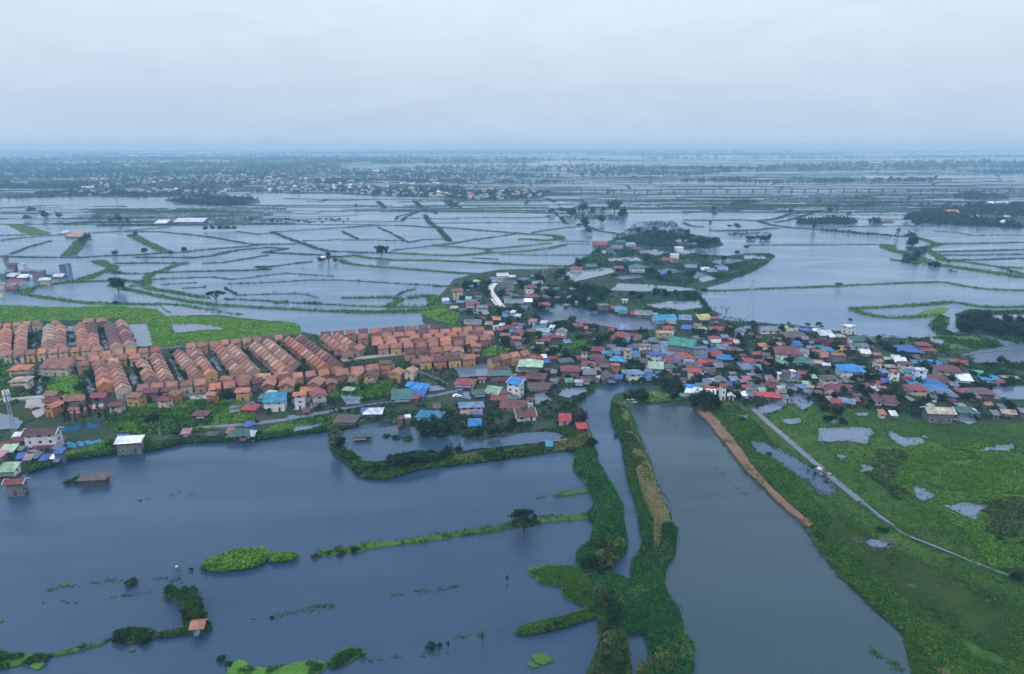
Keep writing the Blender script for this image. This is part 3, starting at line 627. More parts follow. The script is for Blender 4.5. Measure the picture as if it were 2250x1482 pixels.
# roads and lots
def road(P, w, mat, z=.95, name='road'):
    pts = outline(P, closed=False, amp=.06); V = []; F = []; _k[0] += 1; z += _k[0] % 16*.004
    for i, p in enumerate(pts):
        d = pts[min(len(pts)-1, i+1)]-pts[max(0, i-1)]; d.normalize(); s = Vector((-d.y, d.x, 0))*w/2
        V += [(p.x-s.x, p.y-s.y, -.2), (p.x-s.x, p.y-s.y, z), (p.x+s.x, p.y+s.y, z), (p.x+s.x, p.y+s.y, -.2)]
    for i in range(len(pts)-1):
        for j in range(3): F.append((i*4+j, i*4+j+1, (i+1)*4+j+1, (i+1)*4+j))
    m = mesh(name, V, F, mat); o = ob(name, m); o['kind'] = 'structure'
    left = [to_px(V[i*4+1]) for i in range(len(pts))]; right = [to_px(V[i*4+2]) for i in range(len(pts))]
    ROADS.append(left+right[::-1]); return o
road(O('1655,903 1690,935 1735,975 1790,1022 1835,1062 1890,1107'), 2.6, ROADM)
road(O('1890,1107 1935,1143 1985,1177 2080,1216 2170,1251 2300,1300'), .8, ROADM, z=.62)
for q in ('1893,1104 1935,1138 1965,1160 1963,1163 1932,1143 1891,1108', '2000,1184 2060,1207 2110,1228 2109,1231 2058,1210 1999,1187'): water('flood_pool', O(q), W_PUD, z=.75, amp=.25)
road(tpts('A', '960,165 900,190 860,225 838,270 845,320 880,370 920,420 955,475 1000,530 1080,556'), 4.2, CONC, z=1.2)
road(tpts('A', '930,172 850,200 800,235 775,285'), 1.6, CONC, z=1.4); road(tpts('A', '845,420 880,475 930,525'), 1.4, CONC, z=1.3)
road(O('680,917 780,897 860,885 960,872 1010,862'), 3.0, ROADM); road(O('430,945 500,940 560,935 640,925 700,912'), 3.0, ROADM)
road(O('750,795 790,790 850,784 910,778 960,775'), 4.5, GRAVEL); road(O('-30,888 40,880 90,876 160,878'), 4.0, GRAVEL)
land('gravel_lot', O('50,880 92,876 105,905 85,920 60,915'), GRAVEL, z=.5); land('gravel_lot', tpts('E', '1020,750 1100,730 1290,740 1410,765 1300,800 1250,830 1150,820'), GRAVEL, z=.5)
land('gravel_lot', O('410,865 455,862 455,880 415,880'), GRAVEL, z=.5); land('bare_plot', O('780,800 850,782 905,783 900,798 830,806'), MUDDY, z=.5)
land('bare_plot', O('20,905 60,902 75,925 40,935 -20,930 -20,905'), MUDDY, z=.5); road(O('2110,785 2150,778 2200,773 2260,766'), 1.0, ROADM, z=.9, name='footpath')
# ================================================================ DIKES between the fishponds
D1 = '''X|0,690 150,670 350,655 560,640 780,630 1000,610 1120,600|5;X|0,655 200,650 330,650|4;X|70,780 180,735 340,690|5;X|450,790 500,740 530,690 600,680|12|g
X|0,795 200,800 440,800 560,800 680,790 900,785 1080,770 1200,765 1400,745 1600,730 1720,715 1980,710|6;X|860,650 920,680 1000,720 1060,750 1100,760|10|g;X|820,630 1040,630 1200,645 1380,665 1550,695 1710,720|5
X|1560,630 1700,648 1790,640 1790,632 2000,620 2250,603|4;X|1790,632 1900,675 1990,705 2080,740 2150,757 2250,765|6;X|1990,690 2120,688 2250,680|3;X|880,800 1100,800 1270,803 1400,790 1500,765 1600,748 1760,735 1890,742 1740,768 1900,775 2100,785 2250,800|6
X|750,840 1000,838 1240,840|5;X|1240,840 1150,855 1080,885 1000,905 970,930 965,990 1000,1010 1120,1025 1300,1060 1380,1068|7|g;X|1000,905 1200,895 1400,890 1600,888 1780,880 1690,862 1800,860 1950,840 2060,828|5
X|1330,840 1460,835 1560,820 1680,800 1770,785|4;X|730,905 850,908 1000,908|4;X|750,890 800,905|5;X|640,820 700,850 740,860 740,880 700,895 640,910 580,935 500,960 300,980 180,1010 150,1040|10|g;X|300,980 560,960 720,955 910,960 915,975|9|g
X|720,980 840,1010 1000,1045 1150,1075 1300,1100 1500,1120 1700,1130 1780,1135 1950,1145 2250,1160 2500,1165 2780,1160|8|g;X|150,1040 250,1060 400,1080 500,1095 650,1105 900,1110 1050,1108 1200,1120 1350,1145 1450,1170 1600,1185|8|g
X|850,990 950,988|5;X|1000,945 1200,938 1390,930 1520,945 1640,935 1750,920 1900,905 1950,910 2200,925|2;X|1060,980 1300,965|2;X|1200,1005 1360,995|2;X|1500,975 1800,965 2040,950 2250,950|2;X|1480,1000 1560,1045|3;X|1560,1050 1800,1042 1980,1040 2100,1065|2
X|1480,1075 1700,1085 1850,1095 2000,1105 2250,1115|3;X|1800,1105 1900,1095|8|g;X|2000,1100 2120,1110|7
Y|0,485 250,480 400,485 560,480 750,480 1000,475 1350,470|6;Y|240,430 290,475|8;Y|480,425 530,475|8;Y|680,420 740,470|10;Y|830,430 770,435 750,450 790,475|6;Y|400,550 430,530 500,500 560,488|5;Y|360,550 370,530 450,510 550,485|4
Y|180,570 400,560 420,545 560,540|4;Y|0,605 200,590 400,590 550,600 700,605 900,620 1100,635 1250,648 1330,650|7;Y|550,520 580,570 640,610 690,665 715,695|7;Y|560,545 760,545 770,540 1000,538 1200,540 1350,535 1370,525 1430,525 1410,508|4
Y|600,575 900,572 1200,570 1450,570|3;Y|1250,640 1350,620 1480,605 1550,600|4;Y|0,685 200,685 400,690 450,700 540,682 700,678|4;Y|240,600 320,635 420,690|4;Y|0,625 110,680|4;Y|600,722 720,710 900,680 1050,660 1150,645|5
Y|600,722 700,728 900,740 960,745 980,770 880,780 750,790 600,785 400,775 330,770|7|g;Y|960,745 1150,730 1300,715 1380,705|6|g;Y|980,772 1200,760 1380,740 1480,715|7|g;Y|1160,680 1250,682 1350,690 1440,680 1430,660 1330,650|12|g
Y|0,760 100,768 220,770 330,770|6;Y|330,755 450,740 590,725|3;Y|0,800 80,785 150,800 350,820 600,820 800,828 1000,840 1200,850 1450,860 1500,855|8|g;Y|0,815 30,840 200,860 400,875 600,890 800,905 900,910|7|g
Y|1440,692 1640,698|3;Y|1480,710 1640,713|2;Y|1050,780 1300,785 1680,785|2;Y|860,805 1040,812|3;Y|0,950 250,965 500,980 650,985|2;Y|600,995 700,990 750,985|3;Y|350,1060 420,1025 490,1010|3;Y|0,1070 300,1065 400,1075 340,1110 300,1130 600,1125|8|g
Y|0,1115 200,1125 350,1130|4|g;Y|0,1155 250,1160 500,1150 610,1145|7|g;Y|430,1070 600,1050 620,1100 600,1140|12|g;Y|1450,530 1470,570 1500,580|6;Y|1600,590 1700,625 1850,650|6;Y|1350,410 1410,435|8;Y|1620,410 1800,400 2000,390 2250,380|4;Y|1900,450 2100,465 2250,468|4
Z|0,470 200,460 350,455 600,460 900,455 1200,450 1600,460 2250,465|5;Z|350,495 420,470 500,465 700,465|5;Z|0,510 100,500 300,490 360,495|4;Z|0,555 200,555 400,553 500,560 560,580 640,595 720,605 850,612 1000,628 1200,645 1350,655 1460,665 1500,650|9
Z|500,560 620,545 700,515 850,500 930,490|8;Z|600,570 700,555 900,495|7;Z|0,570 60,595 150,600|5;Z|180,625 350,625 480,620 560,610 640,605|9;Z|440,720 650,718 900,718 1200,715 1350,715|3;Z|1350,715 1360,745 1450,770 1550,800 1600,825|13|g
Z|1510,660 1580,680 1650,705 1700,712 1600,735 1480,740|9|g;Z|1700,712 1900,710 2100,705 2250,700|5;Z|1600,735 1640,770 1700,800 1700,820 1850,830 2000,850 2100,865 2250,870|8|g;Z|1640,765 1800,760 2000,755 2250,750|6;Z|1690,785 1900,785 2250,780|5;Z|1700,820 2000,815 2250,805|5
Z|1370,815 1500,825 1620,840 1750,860 1900,880 2050,900 2250,935|14|g;Z|2100,865 2180,895 2250,915|7|g;Z|80,1020 300,1020 600,1005 900,995 1200,980 1450,970 1700,962 1760,970 1850,990 2000,1010 2300,1022|7|g
Z|1100,1140 1200,1135 1300,1130 1480,1120 1650,1110 1760,1095 1850,1105 1900,1120 2050,1130 2300,1130|9|g;Z|1100,1140 1200,1175 1300,1195|9|g;Z|1300,1195 1450,1200 1600,1190 1690,1185|7|g;Z|870,600 1000,600 1300,595 1700,590|4;Z|720,525 900,520 1500,520|3;Z|740,550 1000,548 1500,548|4
Z|1140,495 1500,490|3;Z|1650,625 1800,635 1900,655 2250,652|2;Z|0,395 300,400 700,395 900,388 1180,400 1400,388 1450,395 2250,395|6;Z|350,440 600,440 1200,430 1600,430|4;Z|0,350 400,352 900,350 1500,355 2250,350|4;Z|0,330 500,322 900,320|5;Z|1000,335 1500,330 2250,325|5
O|690,1220 740,1214 790,1205 900,1190 1050,1170 1150,1151 1240,1141 1302,1132|3.4|g;O|1220,1090 1265,1084 1300,1082|2|g;O|105,1442 150,1434 200,1420 235,1410|1.4|g'''
for s in D1.replace('\n', ';').split(';'):
    q = s.split('|'); g = len(q) > 3
    dike(tpts(q[0], q[1]), float(q[2]), .9 if g else .8, DIKEG if g else DIKE)
# the belt of paddies and the country towards the horizon
rf = random.Random(5)
def blobpoly(cx, cy, w, h, k=14):
    return [(cx+math.cos(i/k*6.283)*w*(.7+.5*rf.random()), cy+math.sin(i/k*6.283)*h*(.7+.5*rf.random())) for i in range(k)]
FARL = []
for s in ('X|0,205 300,195 650,200 900,190 1400,190 1800,160 2250,152 2250,380 1900,380 1800,368 1400,384 1200,372 1090,380 850,382 500,402 0,410', 'Y|0,215 450,200 850,195 1700,190 2300,205 2300,270 1900,278 1600,262 1250,285 1000,312 700,330 900,350 1200,352 1390,395 1100,420 840,420 650,405 300,395 0,385',
          'Z|0,225 600,195 1200,175 2300,160 2300,215 1500,222 900,225 300,235 0,262', 'Z|1480,512 1700,472 2000,455 2300,450 2300,612 2100,602 1900,592 1700,585 1560,575 1500,545', 'Z|1790,402 1850,380 1950,362 2080,360 2150,378 2120,410 1900,420', 'X|1080,422 1300,405 1500,402 1700,415 1720,442 1500,462 1200,446',
          'X|0,470 250,455 560,460 830,458 840,470 560,480 200,520 60,545 0,560', 'Z|760,556 1130,552 1130,580 770,582', 'Z|1250,558 1390,556 1390,575 1255,577', 'Z|350,425 500,420 520,440 350,445', 'X|0,150 500,135 1150,140 1500,150 1200,160 300,165 0,175'):
    t, q = s.split('|'); p = tpts(t, q); pad = q.startswith('0,470')
    if not pad: FARL.append(p)
    land('far_land', p, SWAMP if pad else BRICKF if q.startswith(('760', '1250', '350')) else FARG, z=.3)
land('field', tpts('X', '0,560 120,572 250,610 345,640 210,655 150,640 60,590 0,578'), DIKEG); land('field', tpts('X', '250,490 640,478 700,500 560,520 300,545 230,520'), SWAMP)
for i in range(16):
    y = 478+i*7.0; x0 = 350+rf.random()*300; dike(tpts('X', f'{x0},{y+8} {x0+350},{y+4} {x0+800},{y} {x0+1300},{y-6}'), rf.uniform(8, 22), .5, DIKEG if i % 3 else DIKE)
for i in range(100):
    d = 1250*math.exp(rf.random()**.85*2.6); x = rf.uniform(-.85, .85)*d; py = 741-FPX*math.tan(PITCH-math.atan(CAMH/d)); px = 1125+FPX*x/d
    if py > 432 or (px > 1050 and py > 352 and i % 4): continue
    w = rf.uniform(60, 330)*(1 if d < 5000 else 1.6); h = max(1.0, rf.uniform(.012, .05)*(py-312)+.6)
    p = blobpoly(px, py, w, h); FARL.append(p); land('far_land', p, FARG, z=.2, amp=.3)
for i in range(300):
    py = 340+128*rf.random()**.8; px = rf.uniform(900, 2300) if i % 3 else rf.uniform(-40, 2300); w = rf.uniform(30, 300); s = rf.uniform(-.02, .02)
    if (1180 < px < 1420 and py > 430) or (px < 420 and 424 < py < 456): continue
    dike([(px-w, py+w*s), (px-w*.3, py+rf.uniform(-.8, .8)), (px+w*.4, py+rf.uniform(-.8, .8)), (px+w, py-w*s)], rf.uniform(3, 9), .9, DIKEG if i % 5 == 0 else DIKE)
    if i % 4 == 0: dike([(px, py), (px+rf.uniform(-14, 14), py+rf.uniform(3, 9))], rf.uniform(3, 6), .8, DIKE)
WS = random.Random(9)
for i in range(110):
    py = WS.uniform(455, 494); px = WS.uniform(0, 740); w = WS.uniform(30, 150); water('flood_pool', [(px-w, py+1), (px-w*.3, py-1.2), (px+w, py-1.5), (px+w*.6, py+1.2)], W_POND, z=.75, amp=.2)
for i in range(230):     # flooded ponds lying between the far woods and towns
    py = WS.uniform(330, 428); px = WS.uniform(-60, 2310) if i % 2 else WS.uniform(700, 2310); w = WS.uniform(35, 260)*(.6 if px < 600 else 1); h = WS.uniform(.5, 1.5)*(.5+(py-318)/80)
    sl = WS.uniform(-.01, .01)
    water('flood_pool', [(px-w, py+sl*w), (px-w*.4, py-h*.8), (px+w*.5, py-h), (px+w, py-sl*w), (px+w*.5, py+h), (px-w*.5, py+h*.9)], z=.75, amp=.25)
land('marsh', O('1250,592 1268,578 1300,558 1315,542 1400,515 1520,518 1576,527 1585,540 1540,546 1500,556 1600,566 1690,560 1700,564 1688,576 1655,598 1600,618 1560,630 1480,622 1400,610 1330,592'), DIKE, z=.42)
land('marsh', O('1195,690 1180,660 1200,635 1250,622 1330,628 1335,645 1320,670 1300,688 1250,690'), DIKE, z=.42); land('marsh', O('1395,668 1400,648 1530,645 1555,672 1570,695 1540,702 1470,694 1420,684'), DIKE, z=.42)
for q in ('1480,530 1530,522 1560,530 1545,540 1500,542', '1400,556 1440,550 1470,556 1440,564', '1345,612 1400,606 1420,612 1370,618', '1440,596 1480,592 1500,600 1460,604', '1555,578 1600,570 1640,575 1590,584', '1505,608 1540,598 1560,604 1530,616', '1390,588 1420,584 1430,590 1400,594'): water('flood_pool', O(q), z=.8)
# ================================================================ THE TERRACOTTA ESTATE
ORDW = ['first', 'second', 'third', 'fourth', 'fifth', 'sixth', 'seventh', 'eighth', 'ninth', 'tenth', 'eleventh', 'twelfth', 'thirteenth', 'fourteenth', 'fifteenth', 'sixteenth', 'seventeenth', 'eighteenth', 'nineteenth', 'twentieth']
def row(mode, x0, y0, x1, y1, n, roofs, walls, w, desc, st=2):
    a, b = G(x0, y0, 6.4), G(x1, y1, 6.4); d = b-a; d.z = 0; sp = d.length/max(1, n-1); u = d.normalized()
    for i in range(n):
        px = x0+(x1-x0)*i/max(1, n-1); p = a.lerp(b, i/max(1, n-1)); q = to_px(p); ro = roofs[i % len(roofs)]; wa = walls[i % len(walls)]
        if rnd.random() < .22: ro = rnd.choice('tttamo')
        rn = RN[ro]
        if mode == 'c':
            townhouse(*q, ro, wa, 'G', math.atan2(u.x, -u.y)+R(rnd.uniform(-2, 2)), w*.82, max(3.6, sp-1.7), f'{rn} gabled house, {ORDW[i]} from far end of the {desc}', 3.9 if st == 2 else st)
        elif rnd.random() > .09:
            townhouse(q[0], q[1]+rnd.uniform(-1, 1), ro, wa, 'g', math.atan2(u.y, u.x)+R(rnd.uniform(-3, 3)), max(3.8, sp-rnd.uniform(.9, 2.0)), w*rnd.uniform(.8, 1.0), f'{rn} roofed house, {ORDW[i]} from left in the {desc}', st)
cols = [('c',12,727,8,768,6,'oootot','c',7), ('c',47,720,43,766,6,'kkaoot','c',7), ('c',107,719,104,762,7,'kkakatt','c',7.4), ('c',131,719,131,762,6,'ootott','c',7.2), ('c',178,715,183,757,7,'tooroto','c',7.6),
        ('c',200,714,205,756,6,'mmmtoo','c',7), ('c',241,714,255,760,7,'mmsmmmt','c',7.6), ('c',266,708,284,755,7,'tmmtmmt','c',7.4)]
for i, r in enumerate(cols): row(*r, desc=f'{ORDW[i]} short column by the field')
cols = [('c',222,803,228,840,4,'ttto','to',7.5), ('c',249,800,270,852,7,'tttatta','ct',8), ('c',312,797,335,838,5,'tatat','q',7), ('c',343,783,366,833,8,'ttattaa','tq',7.6), ('c',394,775,433,822,9,'tttaat','q',7.6), ('c',428,771,462,818,8,'tattat','qy',7.4),
        ('c',480,760,525,814,9,'tataat','q',7.8), ('c',511,763,556,812,9,'taaaat','qo',7.8), ('c',563,758,625,812,10,'aaataaa','q',8), ('c',590,751,646,799,9,'atatat','q',7.8), ('c',637,746,711,803,12,'otoootata','to',7.8), ('c',662,741,739,799,12,'tmmmtmmt','t',7.6), ('c',718,741,762,772,6,'tttt','q',8.4), ('c',744,738,772,755,4,'tatt','q',8)]
for i, r in enumerate(cols): row(*r, desc=f'{ORDW[i]} slanting column')
lines = [('l',-4,714,122,708,7,'oototot','c',6,'top row along the bright field'), ('l',166,706,224,702,3,'ttt','e',6,'short top row beside the maroon columns'), ('l',20,776,214,765,9,'tttottt','ccyc',6.2,'row below the short columns'),
         ('l',206,780,470,754,11,'tttttr','cq',6.2,'long row facing the field'), ('l',494,752,612,741,6,'tttt','q',6.2,'upper row under the green dike'), ('l',118,791,298,782,7,'tttt','cy',6.4,'inner row beside the flooded street'), ('l',184,799,250,793,3,'tta','q',6.4,'inner trio behind the garden trees'),
         ('l',315,850,440,838,5,'tttt','cqy',6.2,'near row below the slanting columns'), ('l',472,848,738,813,10,'tttmtr','ttqe',6.4,'near row with brick walls'), ('l',750,816,850,803,4,'tmtt','toq',6.4,'row beside the bare plot'), ('l',536,829,620,823,3,'tmt','q',6,'middle trio of the near rows'),
         ('l',716,733,956,717,10,'mmtmtmmt','qe',6,'pond side row'), ('l',797,738,1052,722,11,'tmtttmt','qt',6.2,'second row behind the pond side'), ('l',828,744,1072,731,10,'ttmttt','qt',6.2,'third row behind the pond side'), ('l',830,752,1065,741,9,'tttmto','t',6.2,'fourth row behind the pond side'),
         ('l',842,761,1060,750,9,'ttttt','qy',6.4,'fifth row above the earthen lot'), ('l',900,772,985,765,4,'tttt','q',6.4,'last row before the canal wall'), ('l',935,788,1030,783,4,'tmtt','yo',6.2,'row on the canal wall'), ('l',1085,788,1150,775,4,'tttt','yt',6.2,'row at the end of the canal wall')]
for r in lines: row(*r[:-1], desc=r[-1])
HS = '''N|465,735,125,g,t,q,2;N|470,790,130,g,m,o,2;N|472,835,110,G,o,o,2;N|675,770,170,g,t,e,2;N|880,750,140,g,r,e,2;N|690,880,160,g,t,t,1;N|855,850,120,g,p,q,1;N|1030,828,118,g,r,c,2;N|1200,748,140,g,t,y,2;N|1340,708,135,g,m,e,2;N|1500,697,130,g,m,t,2;N|1525,735,110,G,t,o,2;N|1455,782,115,g,r,c,2;N|1875,738,95,g,t,o,2
N|2150,705,130,g,t,y,2;N|1895,655,120,g,m,c,2;N|2040,640,140,g,r,e,2;N|2010,600,110,g,t,c,2;N|182,500,165,h,o,c,2;N|185,605,150,h,k,k,2;N|540,465,260,g,t,c,2;N|520,500,180,g,p,w,1;S|125,645,110,G,t,t,2;S|280,640,135,G,t,o,2;S|540,630,125,G,t,o,2;S|675,635,95,G,t,t,2;S|885,560,100,G,t,y,2;S|1025,565,110,G,m,y,2;S|1250,545,110,G,t,y,2;S|1375,530,100,G,a,k,2;S|1160,460,110,g,s,o,3;S|905,335,100,G,t,q,2;S|760,340,100,G,t,q,2
S|1790,355,110,G,t,c,2;S|1440,450,110,g,t,y,1;S|1570,440,100,g,r,t,1;S|1670,435,120,g,m,e,1;S|1935,410,90,g,t,t,1;S|1955,310,90,g,o,o,2'''
